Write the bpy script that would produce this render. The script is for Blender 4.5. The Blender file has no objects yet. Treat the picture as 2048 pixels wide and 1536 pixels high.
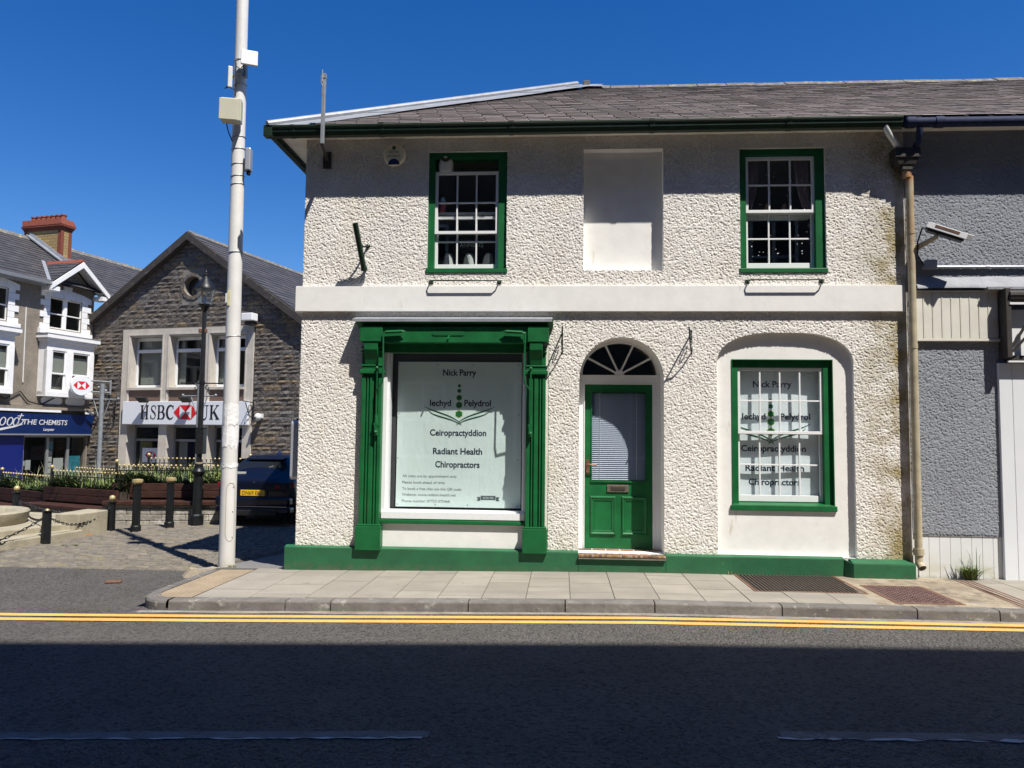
import bpy, math, random
import numpy as np
from math import radians as R, sin, cos, pi, sqrt, tan, hypot, atan2
from mathutils import Vector as V, Matrix, geometry
random.seed(7)
C = bpy.context.scene.collection
S = bpy.context.scene

# ------------------------------------------------------------------ camera, sky, sun, exposure
YAW, PITCH, ROLL = R(3.73), R(3.91), R(0.61)
CAM = V((3.246, -9.3415, 1.5812))
fw = V((-sin(YAW)*cos(PITCH), cos(YAW)*cos(PITCH), sin(PITCH)))
r0 = V((cos(YAW), sin(YAW), 0)); u0 = r0.cross(fw)
rt = cos(ROLL)*r0 + sin(ROLL)*u0; up = -sin(ROLL)*r0 + cos(ROLL)*u0
cd = bpy.data.cameras.new('camera'); cam = bpy.data.objects.new('camera', cd); C.objects.link(cam)
cam.matrix_world = Matrix(((rt.x, up.x, -fw.x, CAM.x), (rt.y, up.y, -fw.y, CAM.y), (rt.z, up.z, -fw.z, CAM.z), (0, 0, 0, 1)))
cd.sensor_width = 36; cd.lens = 36*1538/2048; cd.clip_end = 2000; cd.clip_start = 0.05
S.camera = cam
SUN = V((0.95, -1.0, 2.3)).normalized()
w = bpy.data.worlds.new('World'); S.world = w; w.use_nodes = True
sk = w.node_tree.nodes.new('ShaderNodeTexSky'); sk.sky_type = 'NISHITA'; sk.sun_disc = False
sk.sun_elevation = math.asin(SUN.z); sk.sun_rotation = atan2(SUN.x, SUN.y)
sk.air_density = 1.0; sk.dust_density = 0.1; sk.ozone_density = 4.0; sk.altitude = 100
hs = w.node_tree.nodes.new('ShaderNodeHueSaturation'); hs.inputs['Saturation'].default_value = 1.36; hs.inputs['Hue'].default_value = .512; hs.inputs['Value'].default_value = 1.0
w.node_tree.links.new(sk.outputs[0], hs.inputs['Color']); w.node_tree.links.new(hs.outputs[0], w.node_tree.nodes['Background'].inputs[0])
w.node_tree.nodes['Background'].inputs[1].default_value = 0.09
sl = bpy.data.lights.new('sun', 'SUN'); sl.energy = 5.0; sl.angle = R(0.53); sl.color = (1, .955, .88)
so = bpy.data.objects.new('sun', sl); C.objects.link(so); so.rotation_euler = SUN.to_track_quat('Z', 'Y').to_euler()
vs = S.view_settings; vs.view_transform = 'Standard'; vs.look = 'None'; vs.exposure = 0.55; vs.gamma = 1
S.cycles.use_denoising = True
S.cycles.max_bounces = 8; S.cycles.transparent_max_bounces = 16

# ------------------------------------------------------------------ materials
def nodes(m):
    m.use_nodes = True; return m.node_tree.nodes, m.node_tree.links
def mul(c, k): return tuple(min(1, x*k) for x in c[:3]) + (1,)
def M(name, col, rough=.6, metal=0., noise=None, bump=None, island=0., isl_cols=None, spec=.5, coat=0., spots=None, streak=None, vor=None, stain=None):
    m = bpy.data.materials.new(name); N, L = nodes(m); b = N['Principled BSDF']
    b.inputs['Roughness'].default_value = rough; b.inputs['Metallic'].default_value = metal
    b.inputs['Specular IOR Level'].default_value = spec; b.inputs['Coat Weight'].default_value = coat
    b.inputs['Base Color'].default_value = tuple(col[:3]) + (1,)
    tc = N.new('ShaderNodeTexCoord'); out = None
    def mix(fac, a, bb, mode='MIX'):
        x = N.new('ShaderNodeMix'); x.data_type = 'RGBA'; x.blend_type = mode
        if hasattr(fac, 'is_linked'): L.new(fac, x.inputs[0])
        else: x.inputs[0].default_value = fac
        for s, i in ((a, 6), (bb, 7)):
            if hasattr(s, 'is_linked'): L.new(s, x.inputs[i])
            else: x.inputs[i].default_value = tuple(s[:3]) + (1,)
        return x.outputs[2]
    def tex(scale, detail=5, stretch=None, kind='ShaderNodeTexNoise', rgh=.6):
        t = N.new(kind); t.inputs['Scale'].default_value = scale
        if 'Detail' in t.inputs: t.inputs['Detail'].default_value = detail
        if kind == 'ShaderNodeTexNoise': t.inputs['Roughness'].default_value = rgh
        if stretch:
            mp = N.new('ShaderNodeMapping'); mp.inputs['Scale'].default_value = stretch
            L.new(tc.outputs['Object'], mp.inputs[0]); L.new(mp.outputs[0], t.inputs['Vector'])
        else: L.new(tc.outputs['Object'], t.inputs['Vector'])
        return t
    def ramp(src, lo, hi):
        r = N.new('ShaderNodeMapRange'); r.inputs[1].default_value = lo; r.inputs[2].default_value = hi
        L.new(src, r.inputs[0]); return r.outputs[0]
    if island or isl_cols:
        g = N.new('ShaderNodeNewGeometry')
        if isl_cols:
            cr = N.new('ShaderNodeValToRGB'); cr.color_ramp.interpolation = 'CONSTANT'
            while len(cr.color_ramp.elements) < len(isl_cols): cr.color_ramp.elements.new(.5)
            for i, c in enumerate(isl_cols):
                cr.color_ramp.elements[i].position = i/len(isl_cols); cr.color_ramp.elements[i].color = tuple(c[:3])+(1,)
            L.new(g.outputs['Random Per Island'], cr.inputs[0]); out = cr.outputs[0]
        else: out = mix(g.outputs['Random Per Island'], mul(col, 1-island), mul(col, 1+island))
    if noise:
        t = tex(noise[0], noise[2] if len(noise) > 2 else 5)
        f = ramp(t.outputs['Fac'], .3, .7)
        lo, hi = 1-noise[1], 1+noise[1]
        if out is None: out = mix(f, mul(col, lo), mul(col, hi))
        else: out = mix(1., out, mix(f, (lo, lo, lo), (hi, hi, hi)), 'MULTIPLY')
    for st in (spots or []):          # (scale, lo, hi, colour, stretch)
        t = tex(st[0], 6, st[4] if len(st) > 4 else None)
        out = mix(ramp(t.outputs['Fac'], st[1], st[2]), out if out is not None else col, st[3])
    if stain:                         # list of (axis, lo, hi, colour, noise scale, strength)
        sep = N.new('ShaderNodeSeparateXYZ'); L.new(tc.outputs['Object'], sep.inputs[0])
        for ax, lo, hi, c2, ns, k in stain:
            t = tex(ns, 6); a = ramp(sep.outputs[ax], lo, hi)
            mm = N.new('ShaderNodeMath'); mm.operation = 'MULTIPLY'; L.new(a, mm.inputs[0]); L.new(ramp(t.outputs['Fac'], .38, .62), mm.inputs[1])
            m2 = N.new('ShaderNodeMath'); m2.operation = 'MULTIPLY'; L.new(mm.outputs[0], m2.inputs[0]); m2.inputs[1].default_value = k
            out = mix(m2.outputs[0], out if out is not None else col, c2)
    if vor:                           # (scale, amount) aggregate speckle
        t = tex(vor[0], kind='ShaderNodeTexVoronoi')
        sp = N.new('ShaderNodeSeparateColor'); L.new(t.outputs['Color'], sp.inputs[0])
        lo, hi = 1-vor[1], 1+vor[1]
        out = mix(1., out if out is not None else col, mix(sp.outputs[0], (lo, lo, lo), (hi, hi, hi)), 'MULTIPLY')
    if out is not None: L.new(out, b.inputs['Base Color'])
    if bump:
        bumps = bump if isinstance(bump, list) else [bump]; prev = None
        for bp in bumps:              # (kind, scale, strength, distance[, stretch])
            kind = {'n': 'ShaderNodeTexNoise', 'v': 'ShaderNodeTexVoronoi', 'w': 'ShaderNodeTexWave'}[bp[0]]
            t = tex(bp[1], 3, bp[4] if len(bp) > 4 else None, kind)
            bn = N.new('ShaderNodeBump'); bn.inputs['Strength'].default_value = bp[2]; bn.inputs['Distance'].default_value = bp[3]
            src = t.outputs['Fac'] if bp[0] != 'v' else t.outputs['Distance']
            if bp[0] == 'v':
                bn.invert = True
            L.new(src, bn.inputs['Height'])
            if prev: L.new(prev, bn.inputs['Normal'])
            prev = bn.outputs[0]
        L.new(prev, b.inputs['Normal'])
    return m
def glass(name, tint=(.92, .95, .94), refl=1.0, rough=.0):
    m = bpy.data.materials.new(name); N, L = nodes(m); N.remove(N['Principled BSDF'])
    t = N.new('ShaderNodeBsdfTransparent'); t.inputs[0].default_value = tint + (1,)
    g = N.new('ShaderNodeBsdfGlossy'); g.inputs['Roughness'].default_value = rough
    f = N.new('ShaderNodeLayerWeight'); f.inputs[0].default_value = .5       # Schlick, the same from both sides
    p5 = N.new('ShaderNodeMath'); p5.operation = 'POWER'; p5.inputs[1].default_value = 5; L.new(f.outputs['Facing'], p5.inputs[0])
    k = N.new('ShaderNodeMath'); k.operation = 'MULTIPLY_ADD'; k.inputs[1].default_value = .92*min(1, refl); k.inputs[2].default_value = .075*refl; L.new(p5.outputs[0], k.inputs[0])
    x = N.new('ShaderNodeMixShader'); L.new(k.outputs[0], x.inputs[0]); L.new(t.outputs[0], x.inputs[1]); L.new(g.outputs[0], x.inputs[2])
    L.new(x.outputs[0], N['Material Output'].inputs[0]); return m

RC = [('n', 120, .5, .006)]
m_rough = M('roughcast_white', (.68, .65, .605), .9, noise=(3, .07), bump=RC, vor=(60, .16), spec=.2, spots=[(1.1, .52, .74, (.60, .55, .46), (1, 1, .5)), (.6, .55, .7, (.62, .60, .57))],
            stain=[(0, 6.65, 7.15, (.27, .215, .09), 2.6, .95), (2, .55, .15, (.42, .37, .24), 5, .45)])
m_grey = M('roughcast_grey', (.245, .26, .29), .9, noise=(2, .07), bump=RC, vor=(60, .12), spec=.2)
m_white = M('white_painted_render', (.80, .785, .75), .75, noise=(6, .05), bump=('n', 18, .12, .01), spots=[(9, .66, .78, (.55, .50, .40), (1, 1, .25))])
m_wpaint = M('white_gloss_paint', (.80, .81, .81), .38, noise=(30, .04), bump=('n', 40, .05, .004))
m_soffit = M('white_soffit', (.84, .80, .70), .7, noise=(5, .12))
m_green = M('green_gloss_paint', (.011, .118, .036), .42, spec=.3, noise=(5, .2), bump=[('n', 26, .12, .004), ('n', 4, .08, .02)], spots=[(14, .70, .78, (.10, .22, .10))])
m_plinth = M('green_masonry_paint', (.017, .115, .046), .6, noise=(4, .16), bump=[('n', 30, .25, .006), ('n', 5, .2, .02)], spots=[(11, .67, .75, (.13, .24, .14))],
             stain=[(2, .06, -.07, (.12, .10, .07), 12, .8)])
m_gutter = M('dark_green_gutter', (.004, .022, .009), .5, noise=(10, .3), spots=[(16, .64, .74, (.04, .055, .04))])
m_bluegut = M('dark_blue_gutter', (.016, .024, .062), .7, spec=.2, noise=(20, .3), spots=[(18, .68, .74, (.35, .37, .42))])
SL = [(.22, .18, .168), (.18, .152, .142), (.245, .2, .186), (.155, .134, .125), (.265, .218, .205), (.195, .165, .153), (.18, .16, .133), (.228, .186, .174)]
m_slate = M('purple_slate', (.1, .08, .09), .62, noise=(8, .22), isl_cols=SL, bump=('n', 30, .3, .006), spots=[(22, .68, .74, (.25, .24, .19)), (3, .62, .75, (.14, .12, .10))])
m_slate2 = M('grey_slate', (.06, .06, .064), .6, noise=(4, .2), isl_cols=[(.055, .054, .058), (.07, .066, .068), (.048, .047, .05), (.062, .058, .06)], spots=[(5, .64, .72, (.11, .09, .07))])
m_ridge = M('lichened_ridge_tile', (.13, .12, .115), .8, noise=(9, .3), spots=[(7, .56, .66, (.36, .34, .15)), (15, .62, .7, (.4, .39, .35))])
m_lead = M('lead_flashing', (.27, .285, .31), .55, .15, noise=(7, .16), bump=('n', 9, .25, .02))
m_leadw = M('white_painted_lead', (.27, .275, .30), .7, noise=(5, .12), bump=('n', 7, .6, .03))
m_stone = M('brown_rubble_stone', (.14, .12, .10), .85, noise=(9, .3), bump=[('n', 12, .9, .05), ('n', 40, .5, .015)], spec=.2,
            isl_cols=[(.145, .122, .10), (.118, .102, .09), (.17, .143, .115), (.135, .12, .105), (.19, .148, .10), (.11, .097, .088), (.155, .136, .12), (.15, .14, .13)])
m_mortar = M('stone_mortar', (.20, .18, .15), .9, noise=(10, .2))
m_conc = M('pale_cast_stone', (.50, .46, .40), .8, noise=(3, .13), spots=[(5, .6, .8, (.36, .33, .29), (1, 1, .3))], bump=('n', 30, .15, .01))
m_span = M('brown_granite_panel', (.12, .075, .055), .4, vor=(60, .4))
m_verge = M('dark_verge_board', (.045, .038, .033), .7, noise=(8, .3), spots=[(6, .6, .7, (.13, .12, .10))])
m_boots = M('grey_brown_render', (.20, .17, .135), .9, noise=(1.3, .28), bump=('n', 45, .6, .02), vor=(28, .2), spots=[(2.2, .58, .72, (.12, .105, .088), (1, 1, .35))])
m_bwhite = M('bright_white_paint', (.80, .80, .80), .5, noise=(4, .06), spots=[(8, .68, .74, (.6, .58, .53))])
m_blue = M('navy_sign', (.004, .022, .115), .35, noise=(2, .1))
m_blue2 = M('blue_panel', (.004, .012, .13), .4)
m_redbrick = M('red_brick', (.20, .05, .028), .85, noise=(12, .3), spots=[(8, .6, .7, (.14, .06, .04))])
m_pot = M('clay_pot', (.24, .065, .038), .8, noise=(6, .25))
def brickmat(name, c1, c2, mort, sx, sz):
    m = bpy.data.materials.new(name); N, L = nodes(m); b = N['Principled BSDF']; b.inputs['Roughness'].default_value = .85
    tc = N.new('ShaderNodeTexCoord'); mp = N.new('ShaderNodeMapping'); mp.inputs['Rotation'].default_value = (0, 0, 0)
    sp = N.new('ShaderNodeSeparateXYZ'); L.new(tc.outputs['Object'], sp.inputs[0])
    ad = N.new('ShaderNodeMath'); L.new(sp.outputs[0], ad.inputs[0]); L.new(sp.outputs[1], ad.inputs[1])
    cb = N.new('ShaderNodeCombineXYZ'); L.new(ad.outputs[0], cb.inputs[0]); L.new(sp.outputs[2], cb.inputs[1])
    t = N.new('ShaderNodeTexBrick'); L.new(cb.outputs[0], t.inputs['Vector']); t.inputs['Scale'].default_value = 1
    t.inputs['Brick Width'].default_value = sx; t.inputs['Row Height'].default_value = sz; t.inputs['Mortar Size'].default_value = .012
    t.inputs['Color1'].default_value = c1+(1,); t.inputs['Color2'].default_value = c2+(1,); t.inputs['Mortar'].default_value = mort+(1,)
    L.new(t.outputs['Color'], b.inputs['Base Color']); return m
m_ybrick = brickmat('yellow_brick', (.42, .29, .12), (.33, .22, .08), (.20, .14, .08), .26, .105)
m_board = M('white_boarding', (.72, .73, .73), .5, noise=(3, .06), stain=[(2, .35, .0, (.45, .43, .28), 6, .7)])
m_upvc = M('white_cladding', (.74, .76, .78), .4, noise=(1.5, .04))
m_cream = M('cream_ribbed_panel', (.70, .68, .60), .5, noise=(3, .08), spots=[(4, .62, .8, (.55, .46, .30), (1, 1, .3))], stain=[(0, 8.2, 8.36, (.50, .34, .16), 4, .8)])
m_pipe = M('weathered_cream_pipe', (.39, .335, .225), .6, noise=(6, .25), stain=[(2, 3.4, 4.4, (.33, .155, .055), 5, 1.0)], spots=[(10, .62, .72, (.25, .2, .13))])
m_hop = M('dark_iron_hopper', (.035, .03, .028), .7, noise=(12, .3))
m_pvc = M('grey_white_plastic', (.62, .63, .62), .4, noise=(10, .06))
m_black = M('black_iron', (.014, .014, .015), .4, noise=(15, .4))
m_blackc = M('cast_iron_black', (.010, .011, .012), .42, spec=.35, noise=(9, .4), bump=('n', 30, .2, .006))
m_gold = M('gold_paint', (.50, .39, .19), .35, .25, noise=(9, .2))
m_galv = M('galvanised_steel', (.34, .36, .37), .5, .5, noise=(12, .15))
m_pole = M('flaking_white_pole_paint', (.66, .65, .63), .5, noise=(4, .06), bump=('n', 16, .2, .006), spots=[(26, .70, .74, (.36, .32, .25)), (6, .64, .75, (.55, .52, .45), (1, 1, .3))],
           stain=[(2, .9, .0, (.46, .42, .33), 4, .7)])
m_boxc = M('cream_plastic_box', (.52, .50, .38), .5, noise=(4, .06))
m_tape = M('white_torn_tape', (.78, .78, .78), .7, noise=(12, .1), bump=('n', 25, .6, .01))
m_yel = M('yellow_sticker', (.58, .54, .30), .6, noise=(15, .2))
m_rust = M('rusty_iron', (.15, .075, .045), .8, noise=(12, .35))
m_iron = M('worn_grey_iron', (.13, .105, .085), .6, .3, noise=(15, .3))
m_chq = M('rusty_cover', (.165, .10, .088), .75, noise=(8, .3))
m_wood = M('dark_weathered_timber', (.050, .021, .015), .6, noise=(5, .35), bump=('n', 9, .5, .02, (1, 8, 8)), spots=[(7, .69, .74, (.28, .20, .14), (.6, 6, 14))], spec=.25)
m_block = M('pale_lichened_block', (.30, .275, .23), .9, noise=(5, .3), island=.25, spots=[(6, .55, .66, (.52, .50, .45)), (9, .62, .72, (.15, .14, .11))], bump=('n', 18, .7, .02))
m_oldst = M('mossy_pale_stone', (.33, .295, .215), .9, noise=(3, .2), spots=[(4, .55, .72, (.25, .24, .13)), (10, .64, .74, (.45, .43, .37))], bump=('n', 22, .4, .012))
m_sett = M('stone_setts', (.2, .175, .14), .8, noise=(7, .22), isl_cols=[(.18, .158, .124), (.155, .138, .112), (.205, .178, .136), (.168, .147, .12), (.15, .138, .122), (.19, .164, .13)],
           spots=[(3, .6, .75, (.23, .20, .10))], bump=('n', 20, .4, .01))
m_joint = M('dirt_joint', (.085, .075, .055), .95, noise=(9, .3))
m_asph = M('road_asphalt', (.098, .091, .084), .92, noise=(1.2, .12), vor=(40, .62), bump=[('v', 38, 1.0, .030), ('n', 24, .6, .02)], spots=[(.7, .60, .75, (.075, .07, .067)), (48, .735, .75, (.24, .23, .22)), (2.2, .62, .72, (.078, .074, .072), (1, 6, 1))], spec=.12)
m_asph2 = M('side_street_asphalt', (.135, .132, .13), .9, noise=(1.5, .1), vor=(110, .5), bump=('v', 100, .7, .006), spec=.3)
m_patch = M('stained_concrete', (.23, .19, .135), .9, noise=(3, .38), spots=[(5, .5, .64, (.13, .105, .08)), (2, .55, .65, (.25, .225, .19))], vor=(70, .25), bump=('n', 25, .4, .012))
m_slab = M('paving_slab', (.245, .222, .185), .9, noise=(2.5, .10), island=.10, vor=(140, .14), bump=('n', 70, .25, .004), spots=[(9, .68, .71, (.14, .125, .11)), (.8, .52, .7, (.20, .182, .155), (.5, 2.5, 1)), (1.6, .60, .78, (.19, .172, .148)), (19, .72, .75, (.17, .15, .13))])
m_kerb = M('grey_kerb_stone', (.145, .134, .122), .85, noise=(5, .25), island=.14, bump=('n', 18, .5, .014), spots=[(9, .6, .7, (.33, .31, .28))])
m_tact = M('buff_tactile', (.255, .20, .135), .9, noise=(4, .15), vor=(100, .15))
m_yline = M('yellow_road_paint', (.62, .345, .085), .75, noise=(3, .1), vor=(90, .12), spots=[(26, .62, .72, (.24, .18, .10)), (5, .62, .74, (.52, .31, .09))])
m_wline = M('worn_white_road_paint', (.085, .09, .093), .85, noise=(5, .35), vor=(80, .3), spots=[(6, .52, .60, (.12, .115, .112), (1, 3, 1))])
m_wline2 = M('old_white_road_paint', (.42, .42, .42), .85, noise=(5, .2))
m_dirt = M('gutter_dirt', (.20, .175, .145), .95, noise=(6, .3), vor=(60, .3))
m_soil = M('dark_soil', (.05, .04, .028), .95, noise=(9, .3))
m_room = M('dim_room_plaster', (.30, .29, .27), .9)
m_curt = M('lace_curtain', (.42, .30, .33), .9, bump=('w', 12, .6, .02))
m_blind = M('pale_window_blind', (.48, .50, .47), .8)
m_slatb = M('blue_grey_blind_slats', (.52, .57, .72), .5)
m_banner = M('pale_mint_banner_vinyl', (.74, .85, .84), .45, noise=(1.5, .04), bump=('n', 3.2, .35, .03, (1.6, 1, .7)))
m_bannw = M('white_banner_vinyl', (.78, .83, .87), .45, noise=(1.5, .04), bump=('n', 3.2, .3, .03))
m_ink = M('navy_ink', (.012, .025, .055), .5)
m_inkg = M('grey_ink', (.10, .12, .13), .5)
m_lgreen = M('emblem_green', (.012, .15, .045), .5)
m_dgreen = M('emblem_dark_green', (.008, .085, .035), .5)
m_lime = M('emblem_lime', (.42, .52, .12), .5)
m_glass = glass('window_glass', refl=.9)
m_glassd = glass('far_window_glass', (.62, .64, .62), .45)
m_lampg = glass('lantern_glass', (.85, .9, .92), 1.2)
m_carg = glass('tinted_car_glass', (.12, .14, .15), 1.6)
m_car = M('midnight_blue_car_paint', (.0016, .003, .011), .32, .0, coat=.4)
m_fin = M('blue_aerial', (.004, .012, .08), .3)
m_edge = M('slate_shadow_edge', (.030, .026, .025), .95)  # dark colour on the slates' front edges paints in the shadow gaps between courses
m_tyre = M('tyre_rubber', (.012, .012, .012), .8)
m_rim = M('alloy_rim', (.25, .26, .27), .35, .8)
m_red = M('red_lens', (.22, .008, .01), .2)
m_plate = M('yellow_number_plate', (.80, .46, .02), .45)
m_chrome = M('chrome', (.6, .6, .62), .2, 1.)
m_hred = M('bank_red', (.62, .012, .02), .45)
m_hwhite = M('bank_sign_white', (.70, .73, .78), .35)
m_hblack = M('sign_black', (.012, .012, .014), .4)
m_scr = M('silver_sign_edge', (.42, .44, .48), .35, .3)
m_brass = M('worn_brass', (.30, .17, .11), .4, .7, noise=(20, .3))
m_steelp = M('dull_letter_plate', (.22, .19, .15), .45, .6, noise=(20, .2))
m_tile = M('terracotta_quarry_tile', (.22, .10, .06), .6, noise=(9, .3), isl_cols=[(.24, .115, .07), (.17, .10, .065), (.28, .13, .075), (.12, .095, .06)])
m_nosing = M('mosaic_nosing', (.45, .36, .22), .7, isl_cols=[(.36, .28, .20), (.30, .17, .06), (.13, .08, .06), (.36, .24, .10), (.2, .11, .07)])
m_leaf = M('planter_leaves', (.09, .14, .03), .6, isl_cols=[(.11, .17, .03), (.17, .22, .045), (.07, .11, .03), (.22, .25, .07), (.05, .09, .03), (.14, .19, .045)])
m_leafd = M('dark_strap_leaves', (.035, .06, .024), .45, isl_cols=[(.035, .065, .026), (.05, .085, .03), (.028, .05, .022), (.065, .10, .04)])
m_straw = M('pale_grass_stems', (.30, .28, .16), .8, isl_cols=[(.28, .27, .16), (.20, .22, .09), (.36, .32, .2)])
m_cable = M('black_cable', (.015, .015, .016), .6)
m_cream2 = M('alarm_box_cream', (.78, .73, .56), .5, noise=(4, .08))
m_pink = M('pink_label', (.50, .10, .14), .5)
m_cyan = M('pale_cyan_plastic', (.45, .68, .72), .4)
m_terra = M('terracotta_ornament', (.40, .19, .12), .7)
m_post1 = M('cyan_poster', (.05, .30, .42), .5, noise=(6, .4))
m_paper = M('white_notice', (.66, .68, .70), .6)
m_notey = M('yellow_notice', (.45, .42, .16), .6)
m_shop = M('dark_shopfront', (.02, .02, .023), .4)
m_alum = M('grey_aluminium', (.32, .33, .34), .4, .5)
m_opp = M('grey_town_stone', (.17, .15, .13), .9, noise=(2, .3), bump=('n', 12, .5, .03))
m_gravel = M('earth_ground', (.14, .13, .11), .95, noise=(.4, .3))
m_moss = M('moss', (.10, .11, .03), .95, noise=(20, .4), bump=('n', 60, 1, .02))

# ------------------------------------------------------------------ mesh builder
class MB:
    def __init__(s): s.v = []; s.f = []; s.m = []; s.mi = 0
    def pts(s, ps):
        n = len(s.v); s.v += [tuple(p) for p in ps]; return n
    def face(s, idx): s.f.append(tuple(idx)); s.m.append(s.mi)
    def poly(s, ps): n = s.pts(ps); s.face(range(n, n+len(ps)))
    def box(s, x0, x1, y0, y1, z0, z1):
        n = s.pts([(x0, y0, z0), (x1, y0, z0), (x1, y1, z0), (x0, y1, z0), (x0, y0, z1), (x1, y0, z1), (x1, y1, z1), (x0, y1, z1)])
        for q in ((0, 3, 2, 1), (4, 5, 6, 7), (0, 1, 5, 4), (1, 2, 6, 5), (2, 3, 7, 6), (3, 0, 4, 7)): s.face([n+i for i in q])
        return s
    def obox(s, c, size, mat):
        hx, hy, hz = [a/2 for a in size]; k = len(s.v); s.box(-hx, hx, -hy, hy, -hz, hz)
        for i in range(k, len(s.v)): s.v[i] = tuple(V(c) + mat @ V(s.v[i]))
        return s
    def prism(s, ps, vec):
        ps = [V(p) for p in ps]; vec = V(vec); k = len(ps); n = s.pts(ps); s.pts([p+vec for p in ps])
        nrm = geometry.normal(ps); flip = nrm.dot(vec) > 0
        a = list(range(n, n+k)); b = list(range(n+k, n+2*k))
        if flip: s.face(a[::-1]); s.face(b)
        else: s.face(a); s.face(b[::-1])
        for i in range(k):
            j = (i+1) % k
            s.face((a[i], a[j], b[j], b[i]) if flip else (a[j], a[i], b[i], b[j]))
        return s
    def bar(s, a, b, w, h, upv=(0, 0, 1)):
        a, b = V(a), V(b); d = (b-a); l = d.length; d.normalize(); u = V(upv); x = d.cross(u)
        if x.length < 1e-4: x = d.cross(V((1, 0, 0)))
        x.normalize(); u = x.cross(d)
        return s.obox((a+b)/2, (w, l, h), Matrix((x, d, u)).transposed())
    def tube(s, pts, r, n=8, cap=True):
        pts = [V(p) for p in pts]; rs = r if isinstance(r, (list, tuple)) else [r]*len(pts); base = len(s.v); ref = None
        for i, p in enumerate(pts):
            d = (pts[min(i+1, len(pts)-1)]-pts[max(i-1, 0)]).normalized()
            if ref is None: ref = d.orthogonal().normalized()
            ref = (ref - d*ref.dot(d)).normalized(); b = d.cross(ref)
            for k in range(n):
                a = 2*pi*k/n; s.v.append(tuple(p + rs[i]*(cos(a)*ref + sin(a)*b)))
        for i in range(len(pts)-1):
            for k in range(n):
                k2 = (k+1) % n; s.face((base+i*n+k, base+i*n+k2, base+(i+1)*n+k2, base+(i+1)*n+k))
        if cap:
            s.face([base+k for k in range(n)][::-1]); e = base+(len(pts)-1)*n; s.face([e+k for k in range(n)])
        return s
    def lathe(s, prof, n=16, o=(0, 0, 0), mat=None, rfun=None):
        base = len(s.v); o = V(o)
        for r, z in prof:
            for k in range(n):
                a = 2*pi*k/n; rr = r*(rfun(k) if rfun else 1); p = V((rr*cos(a), rr*sin(a), z))
                if mat is not None: p = mat @ p
                s.v.append(tuple(o+p))
        for i in range(len(prof)-1):
            for k in range(n):
                k2 = (k+1) % n; s.face((base+i*n+k, base+i*n+k2, base+(i+1)*n+k2, base+(i+1)*n+k))
        s.face([base+k for k in range(n)][::-1]); e = base+(len(prof)-1)*n; s.face([e+k for k in range(n)])
        return s
    def ball(s, c, r, n=12):
        return s.lathe([(r*sin(pi*(i+.02)/(n//2+.04)), -r*cos(pi*(i+.02)/(n//2+.04))) for i in range(n//2+1)], n, c)
    def ribbon(s, pts, ws, r_, u_, o):          # flat variable-width stroke in the plane o + x*r_ + y*u_
        o, r_, u_ = V(o), V(r_), V(u_); n0 = len(s.v); k = len(pts)
        for i, (x, y) in enumerate(pts):
            x0, y0 = pts[max(i-1, 0)]; x1, y1 = pts[min(i+1, k-1)]; l = hypot(x1-x0, y1-y0) or 1; nx, ny = -(y1-y0)/l, (x1-x0)/l
            wd = (ws[i] if isinstance(ws, (list, tuple)) else ws)/2
            for sg in (1, -1): s.v.append(tuple(o+(x+sg*nx*wd)*r_+(y+sg*ny*wd)*u_))
        for i in range(k-1): s.face((n0+2*i, n0+2*i+1, n0+2*i+3, n0+2*i+2))
    def flat(s, pts, r_, u_, o): o, r_, u_ = V(o), V(r_), V(u_); s.poly([o+x*r_+y*u_ for x, y in pts])
    def text(s, t, o, r_, u_, width, height=None, align='C', bold=0.0):
        vs_, fs, (x0, x1, y0, y1) = glyphs(t, bold); kx = width/(x1-x0); ky = (height/.73) if height else kx
        o, r_, u_ = V(o), V(r_), V(u_); off = {'C': -(x0+x1)/2, 'L': -x0}[align]; n = len(s.v)
        for x, y in vs_: s.v.append(tuple(o+(x+off)*kx*r_+y*ky*u_))
        for f in fs: s.face([n+i for i in f])
    def build(s, name, mat, parent=None, bev=0., smooth=False, seg=2, solid=0.):
        me = bpy.data.meshes.new(name); me.from_pydata(s.v, [], s.f); me.validate(); me.update()
        for mm in (mat if isinstance(mat, (list, tuple)) else [mat]): me.materials.append(mm)
        if isinstance(mat, (list, tuple)) and len(me.polygons) == len(s.m): me.polygons.foreach_set('material_index', s.m)
        o = bpy.data.objects.new(name, me); C.objects.link(o)
        if parent: o.parent = parent
        if solid:
            md = o.modifiers.new('thickness', 'SOLIDIFY'); md.thickness = solid
        if bev:
            md = o.modifiers.new('bevel', 'BEVEL'); md.width = bev; md.segments = seg; md.limit_method = 'ANGLE'; md.angle_limit = R(40)
        if smooth:
            me.polygons.foreach_set('use_smooth', [True]*len(me.polygons))
            try: me.set_sharp_from_angle(angle=R(38))
            except Exception: pass
        return o
_gl = {}
def glyphs(t, bold):
    if (t, bold) in _gl: return _gl[(t, bold)]
    cu = bpy.data.curves.new('lettering_source', 'FONT'); cu.body = t; cu.resolution_u = 3; cu.offset = bold
    ob = bpy.data.objects.new('lettering_source', cu); C.objects.link(ob); bpy.context.view_layer.update()
    me = bpy.data.meshes.new_from_object(ob.evaluated_get(bpy.context.evaluated_depsgraph_get()))
    vs_ = [(v.co.x, v.co.y) for v in me.vertices]; fs = [tuple(p.vertices) for p in me.polygons]
    bpy.data.objects.remove(ob); bpy.data.curves.remove(cu); bpy.data.meshes.remove(me)
    bb = (min(v[0] for v in vs_), max(v[0] for v in vs_), min(v[1] for v in vs_), max(v[1] for v in vs_))
    _gl[(t, bold)] = (vs_, fs, bb); return _gl[(t, bold)]

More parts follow.
